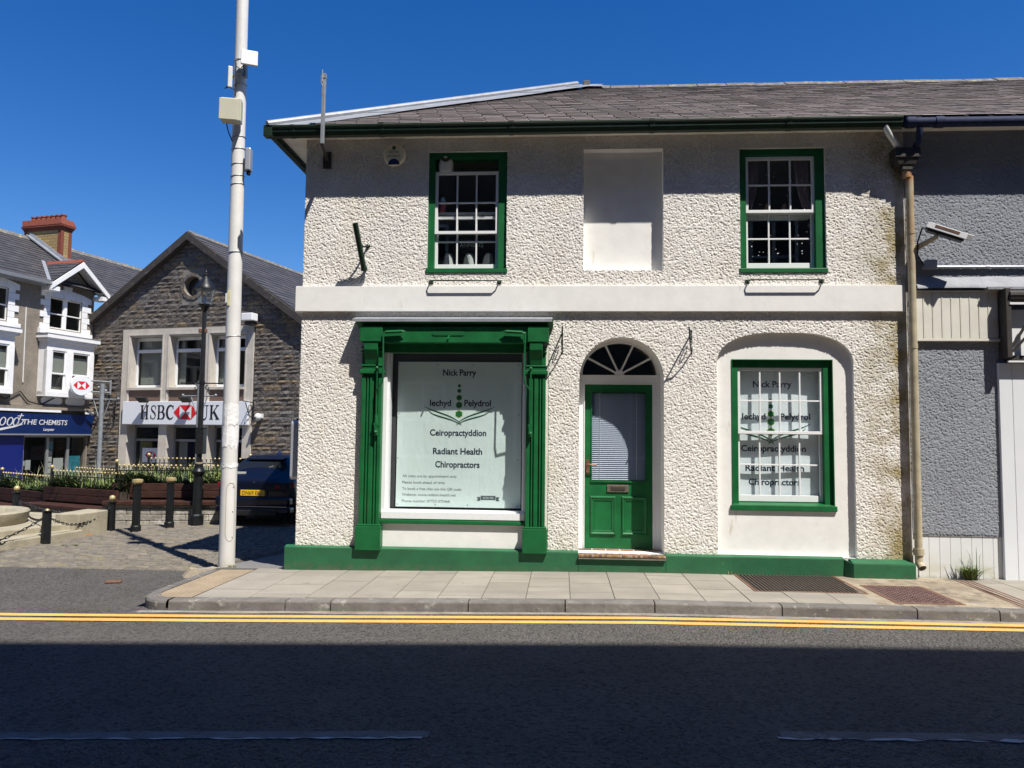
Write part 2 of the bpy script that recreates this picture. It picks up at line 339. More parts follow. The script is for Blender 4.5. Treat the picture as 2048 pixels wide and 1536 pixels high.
def tag(o, label, cat, group=None, kind=None):
    if label: o['label'] = label
    if cat: o['category'] = cat
    if group: o['group'] = group
    if kind: o['kind'] = kind
    return o
def thing(name, label, cat, loc=(0, 0, 0), rz=0., group=None):
    o = bpy.data.objects.new(name, None); o.empty_display_size = .2; C.objects.link(o); o.location = loc; o.rotation_euler = (0, 0, rz)
    return tag(o, label, cat, group)
def struct(name, mb, mat, **k):
    o = mb.build(name, mat, **k); o['kind'] = 'structure'; return o
def dup(o, loc=None, rz=None, label=None, parent=None):
    kids = [c for c in bpy.data.objects if c.parent == o]
    c = o.copy(); C.objects.link(c); c.parent = parent
    if loc is not None: c.location = loc
    if rz is not None: c.rotation_euler = (0, 0, rz)
    if label: c['label'] = label
    for k in kids: dup(k, parent=c)
    return c
def rect(x0, x1, z0, z1): return [(x0, z0), (x1, z0), (x1, z1), (x0, z1)]
def arch(x0, x1, z0, zs, zt, n=24, pw=2.0):           # flat bottom, springing zs, crown zt; pw > 2 gives a basket arch
    c = (x0+x1)/2; a = (x1-x0)/2; h = zt-zs; P = [(x0, z0), (x1, z0)]
    for i in range(n+1):
        t = pi*i/n; cx, sx = cos(t), sin(t)
        P.append((c + a*math.copysign(abs(cx)**(2/pw), cx), zs + h*abs(sx)**(2/pw)))
    return P
def holed(mb, outer, holes, y=0., depth=0., mi_reveal=None):
    """a wall face in the plane y (looking to -y) with openings, and reveals running back by depth"""
    loops = [[V((x, z, 0)) for x, z in lp] for lp in [outer]+holes]; flatp = [p for lp in loops for p in lp]
    n = mb.pts([(p.x, y, p.y) for p in flatp])
    for t in geometry.tessellate_polygon(loops):
        a, b, c = [flatp[i] for i in t]; cr = (b-a).cross(c-a).z
        mb.face([n+i for i in (t if cr > 0 else t[::-1])])
    keep = mb.mi
    if mi_reveal is not None: mb.mi = mi_reveal
    for i, lp in enumerate(holes):
        d = depth[i] if isinstance(depth, (list, tuple)) else depth
        if not d: continue
        ar = sum(lp[k][0]*lp[(k+1) % len(lp)][1]-lp[(k+1) % len(lp)][0]*lp[k][1] for k in range(len(lp)))
        L = lp if ar > 0 else lp[::-1]
        for k in range(len(L)):
            (x0, z0), (x1, z1) = L[k], L[(k+1) % len(L)]
            mb.poly([(x0, y, z0), (x0, y+d, z0), (x1, y+d, z1), (x1, y, z1)])
    mb.mi = keep
def inside(P, x, z):
    c = np.zeros(x.shape, bool); n = len(P)
    for i in range(n):
        (x0, z0), (x1, z1) = P[i], P[(i+1) % n]
        if z0 == z1: continue
        c ^= ((z0 > z) != (z1 > z)) & (x < (x1-x0)*(z-z0)/(z1-z0)+x0)
    return c
def roughcast(name, x0, x1, z0, z1, holes, mat, parent, seed, step=.0064, amp=.0085, side=False):
    """thrown pebble render as a fine relief standing proud of the flat wall"""
    nx, nz = int((x1-x0)/step), int((z1-z0)/step); rg = np.random.default_rng(seed)
    def blur(a, k):
        for _ in range(k): a = (a+np.roll(a, 1, 0)+np.roll(a, -1, 0)+np.roll(a, 1, 1)+np.roll(a, -1, 1))/5
        return a
    a = blur(rg.random((nz+1, nx+1)), 1); b = blur(rg.random((nz+1, nx+1)), 2); c = blur(rg.random((nz+1, nx+1)), 40)
    nrm = lambda q: (q-q.mean())/q.std()
    n_ = nrm(nrm(a)+.35*nrm(b)+.05*nrm(c)); hgt = amp*np.clip(.75-.55*np.clip(-.25-n_, 0, 1.4)+.14*n_, .02, 1.2)
    X, Z = np.meshgrid(np.linspace(x0, x1, nx+1), np.linspace(z0, z1, nz+1))
    jx = (rg.random(X.shape)-.5)*step*.6; jz = (rg.random(X.shape)-.5)*step*.6; jx[:, [0, -1]] = 0; jz[[0, -1]] = 0
    hgt[:, [0, -1]] *= .4
    co = np.stack([X+jx, -.001-hgt, Z+jz], -1).reshape(-1, 3)
    cx, cz = (X[:-1, :-1]+step/2), (Z[:-1, :-1]+step/2); keep = np.ones(cx.shape, bool)
    for h in holes: keep &= ~inside(h, cx, cz)
    idx = np.arange((nx+1)*(nz+1)).reshape(nz+1, nx+1); q = np.stack([idx[:-1, :-1], idx[:-1, 1:], idx[1:, 1:], idx[1:, :-1]], -1)[keep]
    used = np.unique(q); mp = np.zeros(len(co), int); mp[used] = np.arange(len(used)); co = co[used]; q = mp[q]
    me = bpy.data.meshes.new(name); me.vertices.add(len(co)); me.vertices.foreach_set('co', co.astype(np.float32).ravel())
    me.loops.add(q.size); me.loops.foreach_set('vertex_index', q.astype(np.int32).ravel()); me.polygons.add(len(q))
    me.polygons.foreach_set('loop_start', (np.arange(len(q))*4).astype(np.int32)); me.update(calc_edges=True); me.validate()
    me.materials.append(mat); o = bpy.data.objects.new(name, me); C.objects.link(o); o.parent = parent; return o
def panel(mb, pts, y): mb.poly([(x, y, z) for x, z in pts])
def slates(mb, o, eu, ev, W, Lg, w, e, lo=None, hi=None, th=.008, jit=.005, edge=0):
    """overlapping slates laid from the eaves point o, along eu and up the slope ev; lo/hi give the run's ends at each height"""
    o, eu, ev = V(o), V(eu), V(ev); nn = eu.cross(ev).normalized(); rows = int(Lg/e)+1
    for r in range(rows):
        v0 = r*e; v1 = min(v0+e*1.7, Lg+.02); a = lo(v0) if lo else 0; b = hi(v0) if hi else W
        x = a-(w*.5 if r % 2 else 0)-random.random()*.04
        while x < b:
            xa, xb = max(x+.006, a), min(x+w-.006, b); x += w
            if xb-xa < .02: continue
            dv = random.uniform(-jit, jit)*1.5; dh = random.uniform(0, jit); tl = random.uniform(-.003, .003)
            n = mb.pts([o+xa*eu+(v0+dv)*ev+(th*2.1+dh)*nn, o+xb*eu+(v0+dv+tl)*ev+(th*2.1+dh)*nn, o+xb*eu+v1*ev+th*.25*nn, o+xa*eu+v1*ev+th*.25*nn,
                        o+xa*eu+(v0+dv)*ev+(th*1.0+dh)*nn, o+xb*eu+(v0+dv+tl)*ev+(th*1.0+dh)*nn])
            mb.face([n+i for i in (0, 1, 2, 3)]); mb.mi = edge
            for q in ((4, 5, 1, 0), (4, 0, 3), (5, 2, 1)): mb.face([n+i for i in q])
            mb.mi = 0
def sash(mb, x0, x1, z0, z1, y, cols, rows, st=.045, top=.045, bot=.045, bar=.018, t=.038):
    mb.box(x0, x0+st, y, y+t, z0, z1); mb.box(x1-st, x1, y, y+t, z0, z1)
    mb.box(x0+st, x1-st, y+.001, y+t-.001, z0, z0+bot); mb.box(x0+st, x1-st, y+.001, y+t-.001, z1-top, z1)
    a, b, c, d = x0+st, x1-st, z0+bot, z1-top
    for i in range(1, cols): xc = a+(b-a)*i/cols; mb.box(xc-bar/2, xc+bar/2, y+.004, y+t-.004, c, d)
    for j in range(1, rows): zc = c+(d-c)*j/rows; mb.box(a, b, y+.006, y+t-.006, zc-bar/2, zc+bar/2)
def room(mb, x0, x1, y0, y1, z0, z1):                   # inside faces of a dim room, open to the front
    for q in ([(x0, y1, z0), (x1, y1, z0), (x1, y1, z1), (x0, y1, z1)], [(x0, y0, z0), (x0, y1, z0), (x0, y1, z1), (x0, y0, z1)],
              [(x1, y1, z0), (x1, y0, z0), (x1, y0, z1), (x1, y1, z1)], [(x0, y0, z0), (x1, y0, z0), (x1, y1, z0), (x0, y1, z0)], [(x0, y1, z1), (x1, y1, z1), (x1, y0, z1), (x0, y0, z1)]): mb.poly(q)

# ------------------------------------------------------------------ ground, road, pavement
def zp(x): return .0145*(max(-1.5, min(4, x))-4)
SQZ = -.175
g = MB(); g.poly([(-400, -400, -1.35), (400, -400, -1.35), (400, 600, -1.35), (-400, 600, -1.35)]); struct('ground', g, m_gravel)
XS = [-45, -1.5, 0, 1.5, 3, 4, 45]
g = MB(); n = g.pts([(x, y, zp(x)-.1) for x in XS for y in (-9.0, .0)])
for i in range(len(XS)-1): g.face((n+2*i, n+2*i+2, n+2*i+3, n+2*i+1))
struct('road', g, m_asph)
g = MB(); g.box(-45, 45, -40, -9.0, -1.3, .0); struct('pavement_opposite', g, m_slab)
# side street: asphalt sheet and the square's base, running back past the corner building
g = MB(); g.poly([(-45, -.004, SQZ-.008), (-.9, -.004, SQZ-.008), (-.9, 10.5, SQZ-.008), (-45, 10.5, SQZ-.008)]); struct('side_street', g, m_asph)
g = MB(); g.poly([(-45, 10.5, SQZ-.008), (0, 10.5, SQZ-.008), (3, 30, -1.15), (-45, 30, -1.15)]); struct('back_street', g, m_asph2)
g = MB(); za_ = lambda x: zp(x)-.1+.0015
g.poly([(-1.02, -1.9, za_(-1.02)), (-1.02, .36, za_(-1.02)), (-1.5, .41, za_(-1.5)), (-1.5, -1.92, za_(-1.5))][::-1]); g.poly([(-1.5, -1.92, za_(-1.5)), (-1.5, .41, za_(-1.5)), (-45, .25, za_(-45)), (-45, -2.1, za_(-45))][::-1]); struct('side_street_apron', g, m_asph)
# setts of the square
def sett_area(g, gj):
    y = .33
    while y < 9.0:
        h = random.uniform(.07, .10)
        x = -9.5+random.random()*.2; xe = -.55 if y > 2.2 else -1.28+(.0 if y < .9 else (y-.9)*.25)
        while x < xe:
            ww = random.uniform(.12, .24)
            if not (x < -4.95 and y < 4.3):
                zt = SQZ+random.uniform(.006, .016); a, b, c, d = x+.006, min(x+ww, xe)-.006, y+.006, y+h-.006
                j = lambda: random.uniform(-.006, .006); e = .016
                n = g.pts([(a+j(), c+j(), zt-.03), (b+j(), c+j(), zt-.03), (b+j(), d+j(), zt-.03), (a+j(), d+j(), zt-.03),
                           (a+e, c+e, zt+j()*.5), (b-e, c+e, zt+j()*.5), (b-e, d-e, zt+j()*.5), (a+e, d-e, zt+j()*.5)])
                for q in ((4, 5, 6, 7), (0, 1, 5, 4), (1, 2, 6, 5), (2, 3, 7, 6), (3, 0, 4, 7)): g.face([n+i for i in q])
            x += ww
        y += h
g = MB(); sett_area(g, None); struct('cobbled_square', g, m_sett)
g = MB(); g.poly([(-9.5, .3, SQZ-.004), (-1.25, .42, SQZ-.004), (-.55, 2.4, SQZ-.004), (-.55, 9.0, SQZ-.004), (-9.5, 9.0, SQZ-.004)]); struct('square_joints', g, m_joint)
# pavement: slabs with open joints, kerb stones, tactile strip
KF = lambda x: -1.87+.024*(x+1) if x < 4 else -1.75+.004*(x-4)
g = MB()
def slab(x0, x1, y0, y1, dz=0.):
    dz += random.uniform(-.0015, .0015); q = [(x0, y0), (x1, y0), (x1, y1), (x0, y1)]
    n = g.pts([(x, y, zp(x)+dz) for x, y in q]+[(x, y, zp(x)-.04) for x, y in q])
    for f in ((0, 1, 2, 3), (4, 5, 1, 0), (5, 6, 2, 1), (6, 7, 3, 2), (7, 4, 0, 3)): g.face([n+i for i in f])
JT = .004; cols = [-.45, .12]; x = .70
while x < 12: cols.append(x); x += .4365*1.0 if False else .44
k = 0
for i in range(len(cols)-1):
    xa, xb = cols[i]+JT, cols[i+1]-JT; back = -.004; front = KF((xa+xb)/2)+.155
    ys = [back]; y = back-(.50 if i % 2 else .27)
    while y > front+.1: ys.append(y); y -= .5
    ys.append(front)
    for a, b in zip(ys, ys[1:]):
        if xb > 5.24 and xa < 6.44 and a > -1.0: 
            if b < -1.06: slab(xa, xb, b+JT, -1.06)
            continue
        if xa > 6.3 and xb < 7.75: continue
        slab(xa, xb, b+JT, a-JT)
for a, b in ((-.004, -.5), (-.5, -1.0), (-1.0, -1.6)): slab(5.104, 5.255, b+JT, a-JT)
struct('pavement', g, m_slab)
g = MB()
for xs, yb in (([-1.0, -.5, 0, 1.5, 4, 5.26], 0.), ([5.26, 6.42], -1.062), ([6.42, 12], 0.)):
    n = g.pts([(x, y, zp(x)-.006) for x in xs for y in (KF(x)+.14, yb)])
    for i in range(len(xs)-1): g.face((n+2*i, n+2*i+2, n+2*i+3, n+2*i+1))
struct('pavement_bed', g, m_joint)
g = MB()
g.poly([(6.30, -1.60, .0005), (7.72, -1.60, .0005), (7.72, -.01, .0005), (6.42, -.01, .0005)]); struct('concrete_patch', g, m_patch)
g = MB()                                                   # tactile paving with blister rows
for i in range(1):
    xs = [-.88, -.46]; n = g.pts([(x, y, zp(x)+.0) for x in xs for y in (-1.70, -.1)]); g.face((n, n+2, n+3, n+1))
for a in range(8):
    for b in range(25):
        cx, cy = -.855+a*.053, -1.67+b*.064; g.lathe([(.017, zp(cx)-.001), (.013, zp(cx)+.005), (.006, zp(cx)+.006)], 8, (cx, cy, 0))
struct('tactile_paving', g, m_tact)
g = MB()                                                   # kerb stones
def kstone(xa, xb):
    ya, yb = KF(xa), KF(xb); j = .006; za, zb = zp(xa), zp(xb)
    prof = [(-.006, -.14), (.002, -.018), (.008, -.006), (.02, 0), (.145, 0), (.145, -.14)]
    n = g.pts([(xa+j, ya+p, za+q) for p, q in prof]+[(xb-j, yb+p, zb+q) for p, q in prof])
    for i in range(5): g.face((n+i, n+6+i, n+7+i, n+1+i))
    g.face([n+i for i in range(6)]); g.face([n+11-i for i in range(6)])
ks = [-.62, .55, 1.0, 2.35, 3.29, 4.15, 5.35, 6.6, 7.35, 8.6, 10, 12]
for a, b in zip(ks, ks[1:]): kstone(a, b)
# rounded corner stone at the left end
cx, cy, rr = -.64, KF(-.62)+.36, .36; n0 = len(g.v); K = 10
for i in range(K+1):
    a = -pi/2-(pi/2)*i/K
    for rad, q in ((rr, -.14), (rr, -.028), (rr-.012, -.008), (rr-.03, 0), (rr-.145, 0)): g.v.append((cx+rad*cos(a), cy+rad*sin(a), zp(cx)+q))
for i in range(K):
    for j in range(4): g.face((n0+i*5+j, n0+i*5+j+1, n0+i*5+6+j, n0+i*5+5+j))
for a, b in ((cy, cy+.7), (cy+.7, -.12)):
    g.box(cx-rr, cx-rr+.10, a+.005, b-.005, -.30, zp(cx)-.002)
struct('kerb', g, m_kerb)
g = MB()
for y0, y1 in ((-.225, -.135), (-.375, -.30)):
    pass
LX = [-20, -6, -2, 0, 1.5, 3, 4, 5, 6, 7, 8.5, 20]
def yl(x): return (-2.17+.028*x) if x < 4.5 else (-2.044+.024*(x-4.5))
for off, wd in ((.095, .10), (-.08, .10)):
    n = g.pts([(x, yl(x)+off+s*wd/2, zp(x)-.1+.004) for x in LX for s in (-1, 1)])
    for i in range(len(LX)-1): g.face((n+2*i, n+2*i+2, n+2*i+3, n+2*i+1))
struct('double_yellow_lines', g, m_yline)
g = MB()
n = g.pts([(x, y, zp(x)-.1+.0025) for x in [-.9+.5*i for i in range(23)] for y in (KF(x)-.09+random.uniform(-.03, .02), KF(x)+.01)])
for i in range(22): g.face((n+2*i, n+2*i+2, n+2*i+3, n+2*i+1))
struct('gutter_dirt', g, m_dirt)
def cl(x): return -5.02+.062*x
def dash(x0, x1, off, wd, mt, nm, rag=.0):
    g = MB(); k = int((x1-x0)/.06); n = g.pts([(x0+(x1-x0)*i/k, cl(x0+(x1-x0)*i/k)+off+s*(wd/2)+random.uniform(-rag, rag), zp(x0+(x1-x0)*i/k)-.1+(.004 if rag < .01 else .007)) for i in range(k+1) for s in (-1, 1)])
    for i in range(k): g.face((n+2*i, n+2*i+2, n+2*i+3, n+2*i+1))
    struct(nm, g, mt)
dash(-2.4, 2.5, .0, .10, m_wline, 'road_centre_marking', .004); dash(4.5, 8, .0, .10, m_wline, 'road_centre_marking', .004)
dash(-2.4, 2.47, -.058, .010, m_wline2, 'old_road_marking', .012); dash(4.47, 6.0, -.062, .018, m_wline2, 'old_road_marking', .022); dash(-2.4, -1.2, .02, .02, m_wline2, 'old_road_marking', .02)

# alley footway beside the corner building
g = MB(); g.poly([(-1.0, -.003, zp(-1)-.002), (-.05, -.003, zp(-.05)-.002), (-.05, 2.2, SQZ+.02), (-.6, 2.2, SQZ+.02), (-1.05, .7, SQZ+.045)]); struct('alley_footway', g, m_asph2)

# small ironwork in the pavement
t = thing('light_well_grating', 'long iron bar grating set in the pavement below the right ground floor window', 'grating', (0, 0, 0))
g = MB(); gx0, gx1, gy0, gy1 = 5.28, 6.40, -1.03, -.03
n = g.pts([(gx0, gy0, -.35), (gx1, gy0, -.35), (gx1, gy1, -.35), (gx0, gy1, -.35)]); g.face((n, n+1, n+2, n+3))
for q in ([(gx0, gy0), (gx1, gy0)], [(gx1, gy0), (gx1, gy1)], [(gx1, gy1), (gx0, gy1)], [(gx0, gy1), (gx0, gy0)]):
    (a, b), (c, d) = q; g.poly([(a, b, .0), (a, b, -.35), (c, d, -.35), (c, d, .0)])
g.build('pit', m_black, t)
g = MB()
for i in range(27): xx = gx0+.03+(gx1-gx0-.06)*i/26; g.box(xx-.0065, xx+.0065, gy0+.0, gy1-.0, -.03, .002)
g.build('bars', m_iron, t)
g = MB(); g.box(gx0-.02, gx1+.02, gy0-.03, gy0, -.04, .003); g.box(gx0-.02, gx1+.02, gy1, gy1+.02, -.04, .003); g.box(gx0-.02, gx0+.01, gy0, gy1, -.04, .003); g.box(gx1-.01, gx1+.02, gy0, gy1, -.04, .003)
g.build('frame', m_rust, t)
t = thing('manhole_cover', 'rusty square chequered iron cover in stained concrete near the kerb', 'manhole cover', (6.83, -1.05, .002))
g = MB(); g.box(-.29, .29, -.42, .42, -.03, .004)
for i in range(14):
    for j in range(20):
        if (i+j) % 2: a = -.26+i*.04; b = -.39+j*.041; g.bar((a-.012, b-.012, .007), (a+.012, b+.012, .007), .012, .006)
        else: a = -.26+i*.04; b = -.39+j*.041; g.bar((a-.012, b+.012, .007), (a+.012, b-.012, .007), .012, .006)
g.build('cover', m_chq, t)
g = MB(); g.box(-.33, -.295, -.46, .46, -.03, .003); g.box(.295, .33, -.46, .46, -.03, .003); g.box(-.295, .295, -.46, -.425, -.03, .003); g.box(-.295, .295, .425, .46, -.03, .003); g.build('frame', m_rust, t)
t = thing('drain_channel', 'parallel grooved iron drain channel crossing the pavement at the right edge', 'drain', (0, 0, 0))
g = MB()
for i in range(4): a = 7.78+i*.055-.09; g.prism([(a-.012-.02, -1.58, .003), (a+.012-.02, -1.58, .003), (a+.012+.04, -.12, .003), (a-.012+.04, -.12, .003)], (0, 0, -.02))
g.build('groove', m_rust, t)
o = MB().box(-.085, .085, -.06, .06, -.01, .006).build('stop_tap_cover', m_rust, bev=.003); o.location = (-1.99, -.5, SQZ+.012); o.rotation_euler = (0, 0, .35)
tag(o, 'small reddish iron cover lying in the grey asphalt of the side street', 'drain cover')

# ------------------------------------------------------------------ the green and white corner building
B = thing('corner_building', 'two storey white roughcast corner building with green trim, shopfront and slate hip roof', 'building')
XR = 7.335; ZT = 5.33
h_w1 = rect(1.562, 2.552, 3.615, 5.133); h_w2 = rect(3.497, 4.470, 3.618, 5.138); h_w3 = rect(5.39, 6.408, 3.605, 5.125)
h_shop = rect(1.03, 2.83, .235, 2.72); h_door = arch(3.455, 4.470, .205, 2.292, 2.80, 28); h_rec = arch(5.097, 6.700, .205, 2.44, 2.862, 30, 2.6)
g = MB()
holed(g, rect(0, XR, .0, ZT), [h_w1, h_w2, h_w3, h_shop, h_door, h_rec], 0, [.03, .13, .03, .0, .37, .065], 1)
g.mi = 0
D_ = 6.8
g.poly([(0, D_, -.2), (0, 0, -.2), (0, 0, ZT), (0, D_, ZT)]); g.poly([(0, 0, -.2), (0, 0, 0), (XR, 0, 0), (XR, 0, -.2)][::-1])
g.poly([(14, D_, -.2), (0, D_, -.2), (0, D_, ZT), (14, D_, ZT)])
g.mi = 2                                                     # inside floors, ceiling and partition
for z in (.15, 3.05, 5.30): g.poly([(.05, .42, z), (14, .42, z), (14, 6.75, z), (.05, 6.75, z)])
for x in (3.2, 4.75, 7.3): g.poly([(x, .42, .1), (x, 6.7, .1), (x, 6.7, 5.3), (x, .42, 5.3)])
g.poly([(0.02, 4.2, .1), (7.3, 4.2, .1), (7.3, 4.2, 5.3), (.02, 4.2, 5.3)])
wall = g.build('wall', [m_rough, m_white, m_room], B)
roughcast('roughcast', -.004, XR-.03, .15, 5.305, [h_w1, h_w2, h_w3, h_shop, h_door, h_rec, rect(-1, 8, 3.10, 3.425), rect(.79, 3.09, .1, 3.0)], m_rough, wall, 5)
g = MB(); panel(g, h_w2, .13); g.build('blind_window', m_white, B)
h_w4 = rect(5.283, 6.48, .77, 2.543)
g = MB(); holed(g, arch(5.097, 6.700, .205, 2.44, 2.862, 30, 2.6), [h_w4], .065, .03); g.build('arched_recess', m_white, B)
# plinth: follows the slope of the pavement, with the lower block at the right end
g = MB()
def pl(x0, x1, z0, z1, p):
    g.prism([(x0, -p, zp(x0)-.03), (x1, -p, zp(x1)-.03), (x1, -p, z1), (x0, -p, z1)], (0, p+.0, 0))
    g.poly([(x0, -p, z1), (x1, -p, z1), (x1, .003, z1+.02), (x0, .003, z1+.02)])
pl(-.11, 3.45, 0, .215, .085); pl(3.45, 4.475, 0, .155, .085); pl(4.475, 5.25, 0, .20, .085); pl(5.25, 6.53, 0, .20, .055)
g.prism([(6.53, -.055, -.03), (6.60, -.15, -.03), (6.60, -.15, .165), (6.53, -.055, .20)], (.0, .055, 0))
g.box(6.60, 7.30, -.15, 0, -.03, .165); g.poly([(6.60, -.15, .166), (7.30, -.15, .166), (7.30, .003, .205), (6.60, .003, .205)])
g.box(-.11, .0, -.08, 6.8, -.2, .215)
g.build('plinth', m_plinth, B, bev=.008)
g = MB(); g.box(-.075, 7.29, -.055, .0, 3.105, 3.42); g.box(-.075, 0, .0, 6.8, 3.105, 3.42); g.poly([(-.075, -.055, 3.4205), (7.29, -.055, 3.4205), (7.29, .002, 3.435), (-.075, .002, 3.435)])
g.build('string_course', m_white, B, bev=.006)
# eaves
g = MB(); g.box(-.30, 14, -.22, 0, 5.305, 5.33); g.box(-.30, 0, 0, 6.8, 5.305, 5.33); g.build('soffit', m_soffit, B)
g = MB(); g.box(-.325, 7.2, -.235, -.215, 5.28, 5.41); g.box(-.325, -.305, -.215, 6.8, 5.28, 5.41); g.build('fascia_board', m_gutter, B)
prof = [(0, .12), (0, .0), (.03, -.02), (.06, .0), (.085, .045), (.09, .085), (.105, .10), (.105, .125), (.095, .125), (.09, .11), (.08, .09), (.072, .05), (.05, .015), (.015, .01), (.012, .12)]
g = MB()
def gutter_run(g, x0, x1, y=-.24, z=5.245):
    g.prism([(x0, y-p, z+q) for p, q in prof], (x1-x0, 0, 0))
gutter_run(g, -.41, 7.2)
g.prism([(-.33-p, -.24, 5.245+q) for p, q in prof], (0, 7, 0)); g.box(-.435, -.33, -.345, -.24, 5.235, 5.37)
gt = g.build('gutter', m_gutter, B, bev=.002)
for x in (-.08, 1.03, 2.62, 4.3, 5.9): g = MB(); g.prism([(x-.03, -.24-p*1.05, 5.24+q*1.06) for p, q in prof], (.06, 0, 0)); g.build('gutter_joint', m_gutter, gt, bev=.003)
# roof
RY, RZ, EY, EZ = 3.4, 7.50, -.285, 5.375
sl_ = hypot(RY-EY, RZ-EZ); ev = V((0, (RY-EY)/sl_, (RZ-EZ)/sl_)); run = RY-EY; HX0 = -.375; HX1 = 3.35
g = MB(); lo = lambda v: HX0+(HX1-HX0)*v/sl_ + .02
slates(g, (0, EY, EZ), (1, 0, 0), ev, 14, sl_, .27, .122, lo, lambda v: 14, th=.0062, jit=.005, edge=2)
g.mi = 1
g.poly([(HX0, EY, EZ-.012), (14, EY, EZ-.012), (14, RY, RZ-.012), (HX1, RY, RZ-.012)]); g.poly([(HX0, 2*RY-EY, EZ-.012), (HX0, EY, EZ-.012), (HX1, RY, RZ-.012)])
g.poly([(HX0, 2*RY-EY, EZ-.012), (HX1, RY, RZ-.012), (14, RY, RZ-.012), (14, 2*RY-EY, EZ-.012)])
g.mi = 0
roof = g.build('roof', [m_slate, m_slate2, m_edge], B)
g = MB(); x = 3.55; i = 0
while x < 14:
    l = .48; rz = RZ+.0+random.uniform(-.006, .006)
    g.prism([(x, RY-.19, rz-.09), (x, RY-.17, rz-.075), (x, RY-.02, rz+.03), (x, RY+.02, rz+.03), (x, RY+.19, rz-.09), (x, RY+.17, rz-.10), (x, RY, rz), (x, RY-.17, rz-.10)], (l-.006, 0, 0)); x += l; i += 1
g.box(3.57, 3.68, RY-.12, RY+.12, RZ-.02, RZ+.085)
g.build('ridge_tile', m_ridge, roof, bev=.01)
g = MB()                                                    # lead hip: a rolled cap with a wing on each slope, in laps
hA, hB = V((HX0-.03, EY-.02, EZ-.01)), V((HX1+.12, RY+.0, RZ+.045)); hd = (hB-hA)
nf = V((1, 0, 0)).cross(ev); 
for i in range(4):
    a = hA+hd*(i/4); b = hA+hd*((i+1.03)/4) if i < 3 else hB; lift = .014+.004*i*0; k = .021 if i % 2 else .015
    sd = V((1, 0, 0)); wing = .46
    for A_, B_ in ((a, b),):
        g.poly([A_+nf*k, A_+sd*wing+nf*k, B_+sd*wing+nf*k, B_+nf*k])
    ln = V((0, 1, 0)); nl = V((-(RZ-EZ), 0, (HX1-HX0))).normalized()
    g.poly([a+nl*k, b+nl*k, b+ln*wing+nl*k, a+ln*wing+nl*k])
g.tube([hA+V((0, 0, .03)), hB+V((0, 0, .03))], .045, 10)
g.poly([hB+V((-.2, -.28, -.13)), hB+V((.45, -.28, -.145)), hB+V((.40, .0, .02)), hB+V((-.05, 0, .02))])
g.build('hip_flashing', m_lead, roof)

# upper sash windows
def upper_window(hole, x0, x1, zs, drop, nm_label, gw=.082):
    (xa, za), (xb, zb) = hole[0], hole[2]
    g = MB(); yF = .028
    g.box(xa, xa+gw, yF, yF+.12, za+.03, zb); g.box(xb-gw-.03, xb, yF+.0, yF+.12, za+.03, zb); g.box(xa+gw, xb-gw-.03, yF+.001, yF+.12, zb-gw, zb)
    # box rebate step on the right, and back lining
    wn = g.build('window', m_green, B, bev=.004)
    g = MB(); g.box(xa-.012, xb+.012, -.022, .15, za-.022, za+.032); g.poly([(xa, -.022, za+.033), (xb, -.022, za+.033), (xb, .1, za+.05), (xa, .1, za+.05)]); g.build('sill', m_green, wn, bev=.006)
    ia, ib = xa+gw, xb-gw-.03
    return wn, ia, ib
# left window, upper sash lowered
w1, ia, ib = upper_window(h_w1, 0, 0, 0, 0, '')
g = MB(); sash(g, ia, ib, 4.10, 4.893, .048, 3, 2, .034, .036, .036); su = g.build('upper_sash', m_wpaint, w1, bev=.002)
g = MB(); panel(g, rect(ia+.02, ib-.02, 4.11, 4.88), .068); g.build('pane', m_glass, su)
g = MB(); sash(g, ia, ib, 3.655, 4.335, .092, 3, 2, .034, .036, .068); s2 = g.build('lower_sash', m_wpaint, w1, bev=.002)
g = MB(); panel(g, rect(ia+.02, ib-.02, 3.70, 4.32), .112); g.build('pane', m_glass, s2)
w3, ia3, ib3 = upper_window(h_w3, 0, 0, 0, 0, '')
g = MB(); sash(g, ia3, ib3, 4.335, 5.035, .048, 3, 2, .034, .042, .036); su = g.build('upper_sash', m_wpaint, w3, bev=.002)
g = MB(); panel(g, rect(ia3+.02, ib3-.02, 4.34, 5.02), .068); g.build('pane', m_glass, su)
g = MB(); sash(g, ia3, ib3, 3.655, 4.36, .092, 3, 2, .034, .036, .068); s2 = g.build('lower_sash', m_wpaint, w3, bev=.002)
g = MB(); panel(g, rect(ia3+.02, ib3-.02, 3.70, 4.35), .112); g.build('pane', m_glass, s2)
g = MB(); rs_ = random.Random(4)
for i in range(70):
    x_, z_ = rs_.uniform(ia3+.05, ib3-.05), rs_.uniform(3.75, 4.85); q_ = rs_.uniform(.003, .008); y_ = .0665 if z_ > 4.35 else .1105
    g.poly([(x_+q_*cos(R(a)), y_, z_+q_*sin(R(a))) for a in range(0, 360, 60)])
g.build('paint_specks', m_wpaint, w3)['kind'] = 'stuff'
